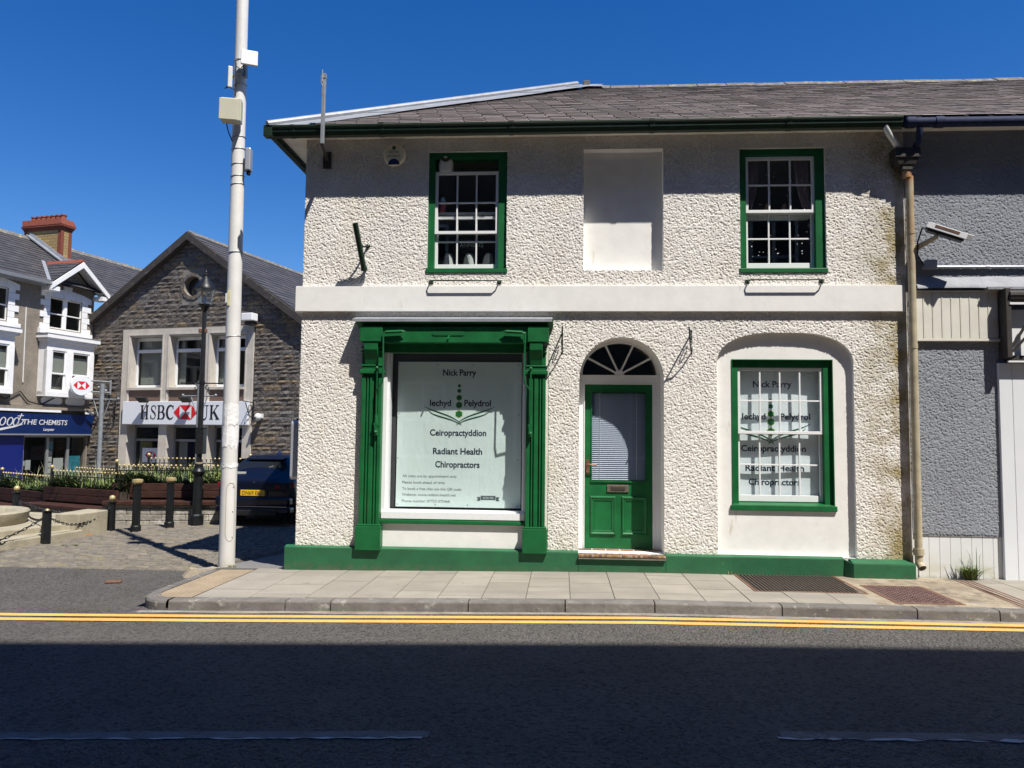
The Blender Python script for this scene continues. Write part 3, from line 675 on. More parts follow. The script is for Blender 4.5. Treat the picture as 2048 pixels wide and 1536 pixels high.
# ground floor right window in the arched recess
g = MB(); y0 = .068; xa, xb, za, zb = 5.283, 6.48, .77, 2.543; gw = .085
g.box(xa, xa+.012, .055, .20, za, zb); g.box(xb-.012, xb, .055, .20, za, zb); g.box(xa+.012, xb-.012, .0555, .20, zb-.012, zb)
g.box(xa+.012, xa+gw, .095, .22, za+.03, zb-.012); g.box(xb-gw-.02, xb-.012, .095, .22, za+.03, zb-.012); g.box(xa+gw, xb-gw-.02, .096, .22, zb-gw-.012, zb-.012)
w4 = g.build('window', m_green, B, bev=.004)
g = MB(); g.box(xa-.02, xb+.02, .035, .2, za-.035, za+.028); g.poly([(xa, .035, za+.029), (xb, .035, za+.029), (xb, .2, za+.065), (xa, .2, za+.065)]); g.build('sill', m_green, w4, bev=.006)
ia4, ib4 = xa+gw, xb-gw-.02
g = MB(); sash(g, ia4, ib4, 1.645, 2.445, .115, 4, 2, .032, .036, .036); su = g.build('upper_sash', m_wpaint, w4, bev=.002)
g = MB(); panel(g, rect(ia4+.02, ib4-.02, 1.66, 2.43), .135); g.build('pane', m_glass, su)
g = MB(); sash(g, ia4, ib4, .835, 1.675, .158, 4, 2, .032, .036, .075); s2 = g.build('lower_sash', m_wpaint, w4, bev=.002)
g = MB(); panel(g, rect(ia4+.02, ib4-.02, .89, 1.66), .178); g.build('pane', m_glass, s2)

# door, frame, fanlight, step
yd = .37
g = MB()
g.box(3.455, 3.532, yd-.035, yd+.1, .205, 2.255); g.box(4.376, 4.470, yd-.035, yd+.1, .205, 2.255); g.box(3.455, 4.470, yd-.04, yd+.1, 2.255, 2.365)
g.box(3.523, 3.533, yd-.05, yd-.034, .21, 2.25); g.box(4.375, 4.385, yd-.05, yd-.034, .21, 2.25); g.box(3.523, 4.385, yd-.05, yd-.034, 2.247, 2.258)
g.build('door_frame', m_wpaint, B, bev=.004)
g = MB(); fc = (3.9625, 2.365)
ar = lambda rr, n=28: [(fc[0]+rr*cos(pi*i/n), fc[1]+(rr*.87)*sin(pi*i/n)) for i in range(n+1)]
o_, i_ = ar(.5075), ar(.462)
for k in range(28):
    a, b, c, d = o_[k], o_[k+1], i_[k+1], i_[k]
    g.prism([(a[0], yd-.03, a[1]), (b[0], yd-.03, b[1]), (c[0], yd-.03, c[1]), (d[0], yd-.03, d[1])], (0, .08, 0))
for a in (32, 68, 112, 148):
    t_ = R(a); g.bar((fc[0]+.06*cos(t_), yd-.012, fc[1]+.06*sin(t_)), (fc[0]+.47*cos(t_), yd-.012, fc[1]+.41*sin(t_)), .024, .026, (0, 1, 0))
g.prism([(fc[0]+.062*cos(pi*i/12), yd-.034, fc[1]+.062*sin(pi*i/12)) for i in range(13)], (0, .06, 0))
fl = g.build('fanlight', m_wpaint, B)
g = MB(); g.poly([(x, yd+.005, z) for x, z in ar(.48)]); g.build('pane', m_glass, fl)
g = MB()
dl = (3.534, 4.374, .212, 2.245); gl_ = (3.625, 4.292, 1.045, 2.15)
holed(g, rect(*dl), [rect(*gl_)], yd, .04)
def raised(x0, x1, z0, z1):
    for o1, i1, ya, yb in ((0, .018, 0, .022), (.018, .035, .022, .010), (.035, .052, .010, .012), (.052, .062, .012, -.001)):
        A = [(x0+o1, z0+o1), (x1-o1, z0+o1), (x1-o1, z1-o1), (x0+o1, z1-o1)]; Bq = [(x0+i1, z0+i1), (x1-i1, z0+i1), (x1-i1, z1-i1), (x0+i1, z1-i1)]
        for k in range(4):
            j = (k+1) % 4; g.poly([(A[k][0], yd-ya-.001, A[k][1]), (A[j][0], yd-ya-.001, A[j][1]), (Bq[j][0], yd-yb-.001, Bq[j][1]), (Bq[k][0], yd-yb-.001, Bq[k][1])])
    g.poly([(x, yd-.004, z) for x, z in rect(x0+.062, x1-.062, z0+.062, z1-.062)])
raised(3.598, 3.926, .375, .855); raised(3.988, 4.312, .375, .855)
g.box(gl_[0]-.015, gl_[1]+.015, yd-.014, yd, gl_[2]-.02, gl_[2]); g.box(gl_[0]-.012, gl_[0], yd-.008, yd, gl_[2], gl_[3]); g.box(gl_[1], gl_[1]+.012, yd-.008, yd, gl_[2], gl_[3]); g.box(gl_[0]-.012, gl_[1]+.012, yd-.008, yd, gl_[3], gl_[3]+.012)
door = g.build('door', m_green, B)
g = MB(); panel(g, rect(*gl_), yd+.012); g.build('pane', m_glass, door)
g = MB(); k = 44
for i in range(k):
    z = gl_[2]+.01+(gl_[3]-gl_[2]-.02)*i/k; g.poly([(gl_[0], yd+.034, z), (gl_[1], yd+.034, z), (gl_[1], yd+.052, z+.022), (gl_[0], yd+.052, z+.022)])
g.build('blind', m_slatb, door)
g = MB()
for x in (gl_[0]+.10, gl_[1]-.11): g.tube([(x, yd+.03, gl_[2]), (x, yd+.03, gl_[3])], .002, 5)
g.build('blind_cord', m_wpaint, door)
g = MB(); g.box(3.553, 3.592, yd-.012, yd, 1.12, 1.30); g.tube([(3.575, yd-.01, 1.245), (3.575, yd-.06, 1.245), (3.60, yd-.065, 1.245), (3.68, yd-.062, 1.24)], .0085, 8); g.build('handle', m_brass, door, bev=.003)
g = MB(); g.box(3.813, 4.082, yd-.014, yd-.001, .905, .995); lb = g.build('letter_box', m_steelp, door, bev=.004)
g = MB(); g.box(3.858, 4.037, yd-.020, yd-.013, .93, .97); g.build('flap', m_hop, lb, bev=.002)
g = MB(); k = 6
for i in range(k):
    for j in range(3):
        a = 3.455+1.02*i/k; b = 3.455+1.02*(i+1)/k; y_ = -.10+.15*j; g.box(a+.003, b-.003, y_, y_+.144, .176, .208-.004*(2-j)+random.uniform(-.001, .001))
ds = g.build('door_step', m_tile, B, bev=.004)
g = MB()
for i in range(34): a = 3.455+1.02*i/34; g.box(a, a+.0285, -.125, -.1005, .176, .199+random.uniform(-.002, .002))
g.build('nosing', m_nosing, ds, bev=.003)
g = MB(); g.box(3.45, 4.475, -.118, -.02, .150, .175); g.build('mortar_bed', m_mortar, ds)

# shopfront
SF = MB(); SF.box(.79, 1.09, -.19, -.0, 2.70, 2.875); SF.box(.80, 1.07, -.20, -.0, 2.875, 2.90)
SFo = MB(); 
g = MB(); g.box(1.075, 2.825, -.175, -.02, 2.705, 2.90); g.box(1.03, 2.83, -.02, .05, 2.60, 2.93)
shop = g.build('shopfront', m_green, B, bev=.004)
g = MB(); g.prism([(.735, -.10, 2.90), (.735, -.14, 2.93), (.735, -.19, 2.96), (.735, -.205, 2.985), (.735, 0, 2.985), (.735, 0, 2.90)], (2.40, 0, 0)); cor = g.build('cornice', m_green, shop, bev=.004)
g = MB(); g.prism([(.70, -.225, 2.955), (.70, -.225, 2.99), (.70, .0, 3.045), (.70, .0, 3.0)], (2.425, 0, 0)); g.build('lead_capping', m_lead, cor)
def pilaster(x0, x1, xs0, xs1):
    g = MB(); p = .10
    # fluted shaft
    k = 5; w_ = (xs1-xs0); zs = [.50, 2.27]
    g.box(xs0, xs1, -p+.02, 0, .47, 2.33)
    e = [xs0, xs0+.055]; fl_ = .028
    xx = xs0; strips = []
    lands = [(0, .20), (.27, .34), (.41, .62), (.69, .76), (.83, 1.0)]
    for a, b in lands: g.box(xs0+a*w_, xs0+b*w_, -p, -p+.021, .50, 2.30)
    g.box(xs0-.025, xs1+.025, -p-.025, 0, 2.33, 2.38); g.box(xs0, xs1, -p-.005, 0, 2.38, 2.62)
    g.box(xs0-.03, xs1+.03, -p-.035, 0, .20, .485); g.box(xs0-.018, xs1+.018, -p-.02, 0, .485, .51)
    po = g.build('pilaster', m_green, shop, bev=.006)
    g = MB(); g.box(x0, x1, -.195, 0, 2.715, 2.905)
    # scroll bracket under the block
    g.prism([(xs0+.04, -.185, 2.715), (xs0+.04, -.18, 2.62), (xs0+.04, -.13, 2.50), (xs0+.04, -.10, 2.40), (xs0+.04, 0, 2.40), (xs0+.04, 0, 2.715)], (w_-.08, 0, 0))
    for z, d in ((2.66, .15), (2.61, .135), (2.44, .115)): g.box(xs0-.01, xs1+.01, -d, 0, z-.018, z)
    g.build('console', m_green, po, bev=.006)
pilaster(.79, 1.07, .80, 1.05); pilaster(2.83, 3.085, 2.815, 3.05)
g = MB(); g.box(1.05, 2.815, -.042, .15, .515, .555); g.poly([(1.05, -.042, .556), (2.815, -.042, .556), (2.815, .05, .585), (1.05, .05, .585)]); g.build('sill', m_green, shop, bev=.006)
g = MB(); g.box(1.05, 2.815, .0, .1, .19, .515); g.build('stall_riser', m_white, shop)
g = MB(); holed(g, rect(1.05, 2.815, .56, 2.71), [rect(1.095, 2.785, .65, 2.635)], .0, .03)
holed(g, rect(1.095, 2.785, .65, 2.635), [rect(1.125, 2.765, .675, 2.61)], .03, .13)
g.box(1.06, 2.805, -.025, .0, .575, .655)
wf = g.build('window_frame', m_wpaint, shop)
g = MB(); panel(g, rect(1.125, 2.765, .675, 2.61), .075); g.build('pane', m_glass, wf)
g = MB(); panel(g, rect(1.10, 2.79, .65, 2.64), .215); g.build('backing', M('grey_lining', (.07, .07, .075), .7), wf)
# embossed maker's plate and awning arms on the roller box
g = MB(); P = [(1.69+.0, 2.80), (2.05, 2.80)]; 
pl_ = [(1.70+.025*cos(R(a)), 2.815+.025*sin(R(a))) for a in range(90, 271, 30)]+[(2.04+.025*cos(R(a)), 2.815+.025*sin(R(a))) for a in range(-90, 91, 30)]
g.prism([(x, -.182, z) for x, z in pl_], (0, .008, 0)); mp_ = g.build('maker_plate', m_green, shop, bev=.002)
g = MB(); g.text('DEANS', (1.785, -.1835, 2.804), (1, 0, 0), (0, 0, 1), .14, .026); g.text('BLINDS', (1.95, -.1835, 2.804), (1, 0, 0), (0, 0, 1), .15, .026); g.build('lettering', m_lime if False else m_plinth, mp_)
g = MB(); g.bar((1.885, -.185, 2.79), (1.87, -.215, 2.745), .014, .014); g.build('hook', m_green, mp_)
def awn_arm(x0, sgn, x2):
    g = MB(); y = -.215
    g.tube([(x0+sgn*.22, y, 2.835), (x0+sgn*.03, y, 2.825), (x0, y, 2.815), (x0, y, 2.78), (x0+sgn*.008, y, 2.34), (x0-sgn*.0, y+.01, 2.22), (x2, -.15, 2.13), (x2, -.145, 2.07), (x2, -.14, 1.80)], .0105, 8)
    g.tube([(x0+sgn*.23, y, 2.836), (x0+sgn*.03, y, 2.826)], .02, 8); g.lathe([(.016, 0), (.002, .05)], 8, (x0+sgn*.225, y, 2.836), Matrix.Rotation(sgn*pi/2, 3, 'Y'))
    g.tube([(x2, -.135, 2.40), (x2, -.135, 1.72)], .010, 8)
    g.tube([(x2, -.14, 1.83), (x2, -.14, 1.72)], .020, 8); g.box(x2-.028, x2+.028, -.16, -.10, 1.70, 1.73); g.box(x2-.018, x2+.018, -.16, -.10, 1.58, 1.70); g.ball((x2, -.15, 1.62), .026, 8); g.ball((x2, -.15, 2.40), .02, 8)
    g.build('awning_arm', m_green, shop, smooth=True)
awn_arm(1.083, 1, 1.0); awn_arm(2.80, -1, 2.87)
# rainwater pipe at the party line
g = MB(); px = 7.355
g.tube([(px-.03, -.10, 4.83), (px-.03, -.10, 4.70)], .05, 12)
g.tube([(px, -.095, 4.72), (px, -.095, .30)], .043, 14); g.tube([(px, -.095, 2.66), (px, -.095, 2.71)], .047, 14); g.tube([(px, -.095, 4.02), (px, -.095, 4.06)], .047, 14)
g.tube([(px, -.095, .345), (px, -.095, .27)], .058, 14); g.tube([(px-.06, -.085, .31), (px+.06, -.085, .31)], .018, 8)
g.tube([(px, -.095, .30), (px, -.10, .18), (px+.01, -.16, .13)], .044, 14, cap=False)
dp = g.build('downpipe', m_pipe, B, smooth=True)
g = MB(); hx = 7.30; 
for (x0, x1, y0, y1, z0, z1, tx) in ((7.155, 7.45, -.20, -.02, 4.92, 5.04, .0),): g.box(x0, x1, y0, y1, z0, z1)
g.prism([(7.165, -.19, 4.92), (7.44, -.19, 4.92), (7.40, -.17, 4.84), (7.20, -.17, 4.84)], (0, .16, 0)); g.box(7.25, 7.37, -.16, -.05, 4.78, 4.84)
g.build('hopper', m_hop, dp, bev=.008)
g = MB(); g.tube([(7.02, -.28, 5.36), (7.02, -.28, 5.25), (7.06, -.26, 5.18), (7.24, -.12, 5.03)], .034, 12); g.tube([(7.02, -.28, 5.31), (7.02, -.28, 5.35)], .04, 12); g.build('swan_neck', m_pvc, dp, smooth=True)

# ------------------------------------------------------------------ grey neighbour
G = thing('grey_building', 'grey roughcast building adjoining on the right with cream ribbed panel and white boarding', 'building')
g = MB(); g.poly([(XR, .0, .48), (14, .0, .48), (14, .0, ZT), (XR, .0, ZT)]); g.poly([(14, 0, -.2), (14, 6.8, -.2), (14, 6.8, ZT), (14, 0, ZT)])
g.poly([(XR+.0, .0, .48), (XR, .03, .48), (14, .03, .48), (14, .0, .48)][::-1]); gw_ = g.build('wall', m_grey, G)
roughcast('roughcast', XR+.0, 11.0, .50, 5.26, [rect(7.40, 11.5, 2.75, 3.52), rect(8.36, 11.5, .4, 3.0)], m_grey, gw_, 11, amp=.0075)
g = MB(); x = 7.40; i = 0; g.box(XR, 8.34, .02, .05, -.05, .49)
while x < 8.3: g.box(x, min(x+.117, 8.34), .008, .021, -.05, .485); x += .12
g.build('board_plinth', m_board, G, bev=.003)
g = MB(); x = 8.335; g.box(8.335, 14, -.03, 0, -.05, 2.5)
while x < 13.9: g.box(x, x+.146, -.045, -.03, -.03, 2.50); x += .15
g.build('boarded_shopfront', m_upvc, G, bev=.004)
g = MB(); g.box(7.40, 8.355, -.035, .0, 2.77, 3.35); x = 7.405
while x < 8.34: g.box(x, min(x+.088, 8.35), -.043, -.035, 2.79, 3.335); x += .1055
x = 7.497
while x < 8.34: g.box(x, x+.012, -.047, -.035, 2.79, 3.335); x += .1055
g.box(7.395, 8.36, -.052, 0, 2.755, 2.785); g.box(7.395, 8.36, -.05, 0, 3.34, 3.36)
g.build('ribbed_panel', m_cream, G, bev=.003)
g = MB(); n0 = len(g.v); k = 40
rows = [(.0, 3.53), (.03, 3.49), (.055, 3.44), (.085, 3.40), (.09, 3.375)]
for i in range(k+1):
    x = 7.42+6.5*i/k*(.2 if i < 0 else 1); 
    for d, z in rows: g.v.append((x, -d-random.uniform(0, .007), z+random.uniform(-.006, .006)))
for i in range(k):
    for j in range(4): a = n0+i*5+j; g.face((a, a+1, a+6, a+5))
g.build('flashing', m_leadw, G, smooth=True)
g = MB(); gx = 7.27
g.tube([(7.24, -.285, 5.30), (14, -.285, 5.29)], .058, 12); gg = g.build('gutter', m_bluegut, G, smooth=True)
g = MB(); 
for x in (7.30, 7.62): g.tube([(x-.05, -.285, 5.30), (x+.05, -.285, 5.30)], .068, 12)
g.tube([(7.40, -.285, 5.27), (7.40, -.285, 5.19), (7.41, -.24, 5.10), (7.40, -.12, 5.02)], .034, 10); g.build('gutter_outlet', m_bluegut, gg, smooth=True)
g = MB(); g.box(7.2, 14, -.222, -.21, 5.27, 5.38); g.build('fascia_board', m_black, G)
# blind box and framed fascia at the right edge
g = MB(); g.box(8.36, 8.42, -.19, 0, 2.55, 3.36); g.box(8.42, 14, -.16, 0, 3.22, 3.34); g.tube([(8.40, -.17, 3.28), (14, -.17, 3.28)], .05, 10); g.box(8.42, 14, -.12, 0, 2.52, 2.58)
bb = g.build('blind_box', m_hop, G, bev=.006)
g = MB(); g.box(8.43, 14, -.085, -.005, 2.585, 3.12); g.box(8.40, 14, -.20, -.17, 3.165, 3.19); g.box(8.40, 14, -.13, -.11, 2.50, 2.52); g.build('fascia_panel', m_bwhite, bb)
g = MB(); g.bar((8.39, -.16, 2.62), (8.66, -.24, 3.10), .02, .03); g.bar((8.43, -.16, 2.62), (8.70, -.24, 2.95), .02, .03); g.tube([(8.67, -.23, 3.12), (8.67, -.23, 2.85)], .028, 8); g.build('blind_arm', m_hop, bb)
g = MB(); g.box(8.20, 14, -.13, -.0, 3.355, 3.385); g.build('trim', m_leadw, bb)

# ------------------------------------------------------------------ things fixed to the two buildings
o = MB(); o.lathe([(.138, 0), (.138, .035), (.128, .055), (.10, .062)], 32, (0, 0, 0), Matrix.Rotation(pi/2, 3, 'X'))
t = thing('alarm_box', 'round cream alarm box high on the wall under the left eaves', 'alarm box', (1.132, -.002, 5.088)); o.build('case', m_cream2, t, smooth=True)
g = MB(); g.prism([(.075*cos(R(a)), -.066, -.135+.075*sin(R(a))*1.0) for a in range(0, 181, 15)], (0, .004, 0)); g.build('lamp_lens', m_blue, t)
g = MB(); g.text('SOTAI', (0, -.066, .012), (1, 0, 0), (0, 0, 1), .12, .035); g.text('SECURITY', (0, -.066, -.04), (1, 0, 0), (0, 0, 1), .17, .028); g.build('lettering', m_ink, t)
g = MB(); g.flat([(-.022, 0), (.022, 0), (.018, .045), (-.018, .045)], (1, 0, 0), (0, 0, 1), (0, -.066, .058)); g.build('emblem', m_dgreen, t)

t = thing('aerial_post', 'tall pale square metal post on a bracket beside the roof corner', 'aerial post', (.27, 0, 5.06))
g = MB(); g.bar((.055, -.40, .04), (.06, -.41, .90), .042, .042, (1, 0, 0)); g.build('post', m_galv, t, bev=.004)
g = MB(); g.bar((.0, 0, -.02), (.055, -.40, .05), .04, .045); g.box(-.05, .05, -.03, 0, -.13, .08); g.build('bracket', m_hop, t)
g = MB(); g.box(.035, .085, -.435, -.385, .85, .91); g.tube([(.045, -.44, .80), (.045, -.44, .95)], .008, 6); g.tube([(.033, -.44, .88), (.033, -.44, .78), (.045, -.43, .75)], .006, 6); g.build('clamp', m_galv, t)

t = thing('flagpole_holder', 'short green slanting tube holder on the upper left wall', 'flagpole holder', (.79, 0, 3.66))
g = MB(); g.tube([(0, -.07, -.04), (-.058, -.32, .48)], .034, 14, cap=False); g.tube([(0, -.07, -.04), (-.001, -.072, -.034)], .033, 14); g.tube([(.004, -.066, -.05), (-.004, -.08, .0)], .04, 14); g.build('tube', m_gutter, t, smooth=True)
MB().tube([(.0, -.0, -.02), (.0, -.06, -.03)], .02, 8).build('foot_lug', m_gutter, t, smooth=True)
g = MB(); g.tube([(.03, 0, .28), (-.01, -.12, .24), (-.035, -.22, .30)], .012, 8); g.ball((.03, -.01, .28), .028, 8); g.build('stay', m_gutter, t, smooth=True)

def rail(x0, x1, z, label):
    t = thing('window_box_rail', label, 'rail', (x0, 0, z), 0, 'rails under the upper windows')
    g = MB(); l = x1-x0; g.tube([(0, 0, 0), (0, -.105, .0), (.03, -.125, .0), (l-.03, -.125, .0), (l, -.105, .0), (l, 0, 0)], .0085, 8); g.build('rail', m_gutter, t, smooth=True)
    for x in (0, l): MB().box(x-.025, x+.025, -.022, 0, -.025, .025).build('fixing_plate', m_gutter, t, bev=.004)
rail(1.62, 2.47, 3.475, 'thin dark green rail fixed below the left upper window'); rail(5.47, 6.34, 3.475, 'thin dark green rail fixed below the right upper window')

def basket_bracket(x, z, tilt, label):
    t = thing('basket_bracket', label, 'basket bracket', (x, 0, z), tilt, 'hanging basket brackets beside the door')
    g = MB(); g.box(-.011, .011, -.008, 0, -.15, .15); g.build('back_plate', m_blackc, t)
    g = MB(); g.tube([(0, 0, .11), (0, -.28, .13), (0, -.31, .15)], .009, 6)
    g.tube([(0, 0, -.13), (0, -.10, -.09), (0, -.20, .0), (0, -.27, .12)], .008, 6)
    g.tube([(0, -.09+.04*cos(R(a)), .03+.04*sin(R(a))) for a in range(0, 331, 30)], .006, 6); g.build('scroll_arm', m_gutter, t)
    return t
basket_bracket(3.245, 2.74, 0, 'slender iron scroll bracket between the shopfront and the door'); basket_bracket(4.80, 2.735, -.25, 'slender iron scroll bracket between the door and the arched window')

t = thing('security_camera', 'white weathered security camera tilted down on the grey wall', 'security camera', (7.44, 0, 3.87))
g = MB(); ax = V((.36, -.10, -.165)).normalized(); c0 = V((.24, -.24, .12)); rx = ax; ry = ax.cross(V((0, 0, 1))).normalized(); rz_ = ry.cross(ax)
Mx = Matrix((rx, ry, rz_)).transposed(); g.obox(c0, (.40, .11, .085), Mx)
g.build('housing', m_black, t, bev=.008)
g = MB(); g.obox(c0+rz_*.048+rx*.035, (.50, .135, .012), Mx); g.obox(c0+rz_*.02-ry*.066*(-1)*-1, (.44, .010, .066), Mx); g.obox(c0+rz_*.02+ry*.062, (.44, .010, .066), Mx); sh = g.build('sunshield', m_bwhite, t, bev=.004)
g = MB(); g.obox(c0+rz_*.0555-ry*.01+rx*.01, (.34, .07, .002), Mx); g.obox(c0+rz_*.03+ry*.0685, (.27, .002, .03), Mx); g.build('rust_stain', m_rust, sh)
g = MB(); g.tube([(-.01, 0, .0), (.02, -.10, .01), (.16, -.22, .09)], [.05, .032, .026], 10); g.build('arm', m_pipe, t, smooth=True)
g = MB(); g.tube([c0-rx*.2, c0-rx*.26+V((0, 0, -.02)), V((-.02, -.12, .05)), V((-.01, -.09, -.1)), V((.09, -.05, -.24))], .009, 6); g.build('cable', m_cable, t, smooth=True)
t = thing('junction_box', 'grey junction box with a conduit running right along the grey wall', 'junction box', (7.59, 0, 3.67))
g = MB(); g.prism([(-.08, -.07, -.055), (.075, -.07, -.055), (.075, -.07, .055), (-.055, -.07, .055), (-.08, -.07, .0)], (0, .07, 0)); g.build('box', m_scr, t, bev=.006)
g = MB(); g.tube([(.07, -.03, -.03), (6.2, -.03, -.04)], .018, 10); g.tube([(.64, -.03, -.03), (.68, -.03, -.03)], .023, 10); g.build('conduit', m_scr, t, smooth=True)

t = thing('hanging_side_sign', 'silver edged box sign mounted on the side wall of the corner building', 'sign', (-.092, .10, 1.385))
g = MB(); zz = .37; rr_ = .05
P = [(.0, -zz+.0)]; 
prof2 = [(0+rr_-rr_*cos(R(a)), -zz+rr_-rr_*sin(R(a))) for a in range(0, 91, 15)][::-1]+[(rr_-rr_*cos(R(a)), zz-rr_+rr_*sin(R(a))) for a in range(0, 91, 15)]+[(.55, zz), (.55, -zz)]
g.prism([(-.045, y, z) for y, z in prof2], (.09, 0, 0)); g.build('case', m_scr, t, bev=.008)
g = MB(); g.box(-.03, .09, .15, .5, .375, .40); g.box(.046, .09, .2, .24, -.2, .38); g.build('bracket', m_black, t)

# objects behind the glass
def banner(name, label, x0, x1, z0, z1, y, mt, cols_=True):
    t = thing(name, label, 'banner', ((x0+x1)/2, y, z0), 0)
    W_, H_ = x1-x0, z1-z0; g = MB(); nx, nz = 24, 26
    wv = lambda u, v: .005*sin(u*6+v*2)+.004*sin(v*5+u*3)
    n = g.pts([(-W_/2+W_*i/nx, wv(i/nx, j/nz), H_*j/nz) for j in range(nz+1) for i in range(nx+1)])
    for j in range(nz):
        for i in range(nx): a = n+j*(nx+1)+i; g.face((a, a+1, a+nx+2, a+nx+1))
    s_ = g.build('sheet', mt, t, smooth=True)
    def drape(q, k=1):
        q.v = [(x, wv(x/W_+.5, z/H_)-.0012*k, z) for x, y, z in q.v]; return q
    t_drape[0] = drape
    return t, W_, H_
t_drape = [None]
def emblem(t, X, Z, k, yy=-.014):
    """chain of growing hexagons above two leaf-like strokes; Z is the height of the leaf crossing, k the scale"""
    r_, u_ = (1, 0, 0), (0, 0, 1); hexa = lambda cx, cz, r: [(cx+r*sin(R(a)), cz+r*cos(R(a))) for a in range(0, 360, 60)]
    lim, gr, dk = MB(), MB(), MB()
    for dz, r, b in ((.405, .020, 0), (.345, .026, 0), (.265, .032, .006), (.18, .037, .006), (.075, .040, .008)):
        q = hexa(X, Z+dz*k, r*k)
        if b: lim.flat(hexa(X, Z+dz*k, (r+b)*k), r_, u_, (0, yy, 0))
        gr.flat(q, r_, u_, (0, yy-.002, 0))
    for sg in (-1, 1):
        P1 = [(sg*(-.045+.0), -.035)]; 
        c1 = [((1-s)**3*-.03*-sg*-1+3*(1-s)**2*s*.10*sg+3*(1-s)*s*s*.27*sg+s**3*.412*sg, (1-s)**3*-.04+3*(1-s)**2*s*.075+3*(1-s)*s*s*.085+s**3*.160) for s in [i/20 for i in range(21)]]
        c2 = [((1-s)**3*-.03*sg+3*(1-s)**2*s*.11*sg+3*(1-s)*s*s*.30*sg+s**3*.36*sg, (1-s)**3*-.055+3*(1-s)**2*s*.045+3*(1-s)*s*s*.03+s**3*.115) for s in [i/20 for i in range(21)]]
        for c in (c1, c2):
            dk.ribbon([(X+a*k, Z+b*k) for a, b in c], [(.004+.013*sin(pi*i/20))*k for i in range(21)], r_, u_, (0, yy-.001 if sg > 0 else yy-.002, 0))
    t_drape[0](lim, 1).build('hexagon_border', m_lime, t); t_drape[0](gr, 2).build('hexagons', m_lgreen, t); t_drape[0](dk, 1.5).build('leaf_strokes', m_dgreen, t)
YB = .185
t, W_, H_ = banner('shop_banner', 'pale mint chiropractor banner filling the big shop window', 1.19, 2.745, .70, 2.505, YB, m_banner)
cx = 1.9675
def Zp(py, x=1.95):   # height of a line at photograph row py on this banner
    return (2.505-.70)*(1016-py)/(1016-718)
g = MB(); r_, u_ = (1, 0, 0), (0, 0, 1); yy = -.014
def line(g, s_, x0, x1, py, cap=None, bold=.0):
    sc = (2.745-1.19)/262; g.text(s_, (((x0+x1)/2-783)*sc-W_/2, yy, Zp(py)), r_, u_, (x1-x0)*sc, cap, 'C', bold if cap and cap < .05 else .024)
line(g, 'Nick Parry', 879, 949, 746, .080); line(g, 'Iechyd', 852, 897, 809, .080); line(g, 'Pelydrol', 925, 981, 809, .080)
line(g, 'Ceiropractyddion', 853, 972, 870, .080); line(g, 'Radiant Health', 860, 964, 908, .080); line(g, 'Chiropractors', 865, 959, 935, .080)
t_drape[0](g).build('lettering', m_ink, t)
g = MB()
for s_, x1, py in (('All visits are by appointment only', 911, 956), ('Please book ahead of time', 886, 969), ('To book a free chat use this QR code:', 922, 982), ('Website: www.radiant-health.net', 910, 994), ('Phone number: 07723 075468', 897, 1007)):
    line(g, s_, 796, x1, py, .034)
t_drape[0](g).build('small_print', m_inkg, t)
sc = (2.745-1.19)/262
g = MB(); bx0, bx1 = (962-783)*sc-W_/2, (993-783)*sc-W_/2; bz = Zp(1000)
g.flat([(bx0, bz), (bx1, bz), (bx1, bz+.052), (bx0, bz+.052)], r_, u_, (0, yy, 0))
for x0_, sg in ((bx0-.005, -1), (bx1+.005, 1)): g.flat([(x0_, bz-.012), (x0_+sg*.045, bz-.012), (x0_+sg*.03, bz+.012), (x0_+sg*.045, bz+.036), (x0_, bz+.036)][::sg], r_, u_, (0, yy, 0))
t_drape[0](g).build('ribbon', m_inkg, t)
g = MB(); g.text('SCAN ME', ((bx0+bx1)/2, yy-.002, bz+.014), r_, u_, .13, .026); t_drape[0](g, 2).build('ribbon_lettering', m_banner, t)
emblem(t, (914-783)*sc-W_/2, Zp(842)+.02, 1.07)
g = MB()
for x_, z_ in ((.02, .03), (.5, .03), (.9, .03), (1.52, .03), (.02, .6), (1.52, .6), (.02, 1.15), (1.52, 1.15), (.02, 1.77), (.5, 1.77), (.95, 1.77), (1.52, 1.77)):
    g.prism([(x_-W_/2+.007*cos(R(a)), -.013, z_+.007*sin(R(a))) for a in range(0, 360, 60)], (0, -.003, 0))
g.build('eyelet', m_hblack, t)
# its twin in the right window
t, W_, H_ = banner('window_banner', 'white chiropractor banner hanging behind the four column sash window', ia4+.0, ib4-.0, .84, 2.46, .235, m_bannw)
g = MB(); sc4 = (1645-1484)
def line4(s_, x0, x1, py, cap=.078):
    z = 2.46-(py-733)*(2.46-.84)/(1000-733)-.84; g.text(s_, ((x0+x1)/2/1.0*.00623-1564.5*.00623+.018, yy, z), r_, u_, (x1-x0)*.00610, cap, 'C', .024)
line4('Nick Parry', 1514, 1590, 773); line4('Iechyd', 1493, 1539, 838); line4('Pelydrol', 1566, 1625, 838); line4('Ceiropractyddion', 1490, 1616, 902); line4('Radiant Health', 1498, 1612, 941); line4('Chiropractors', 1504, 1605, 969)
t_drape[0](g).build('lettering', m_ink, t); emblem(t, (1553-1564.5)*.00623-.01, 2.46-(877-733)*.00607-.84, 1.15)

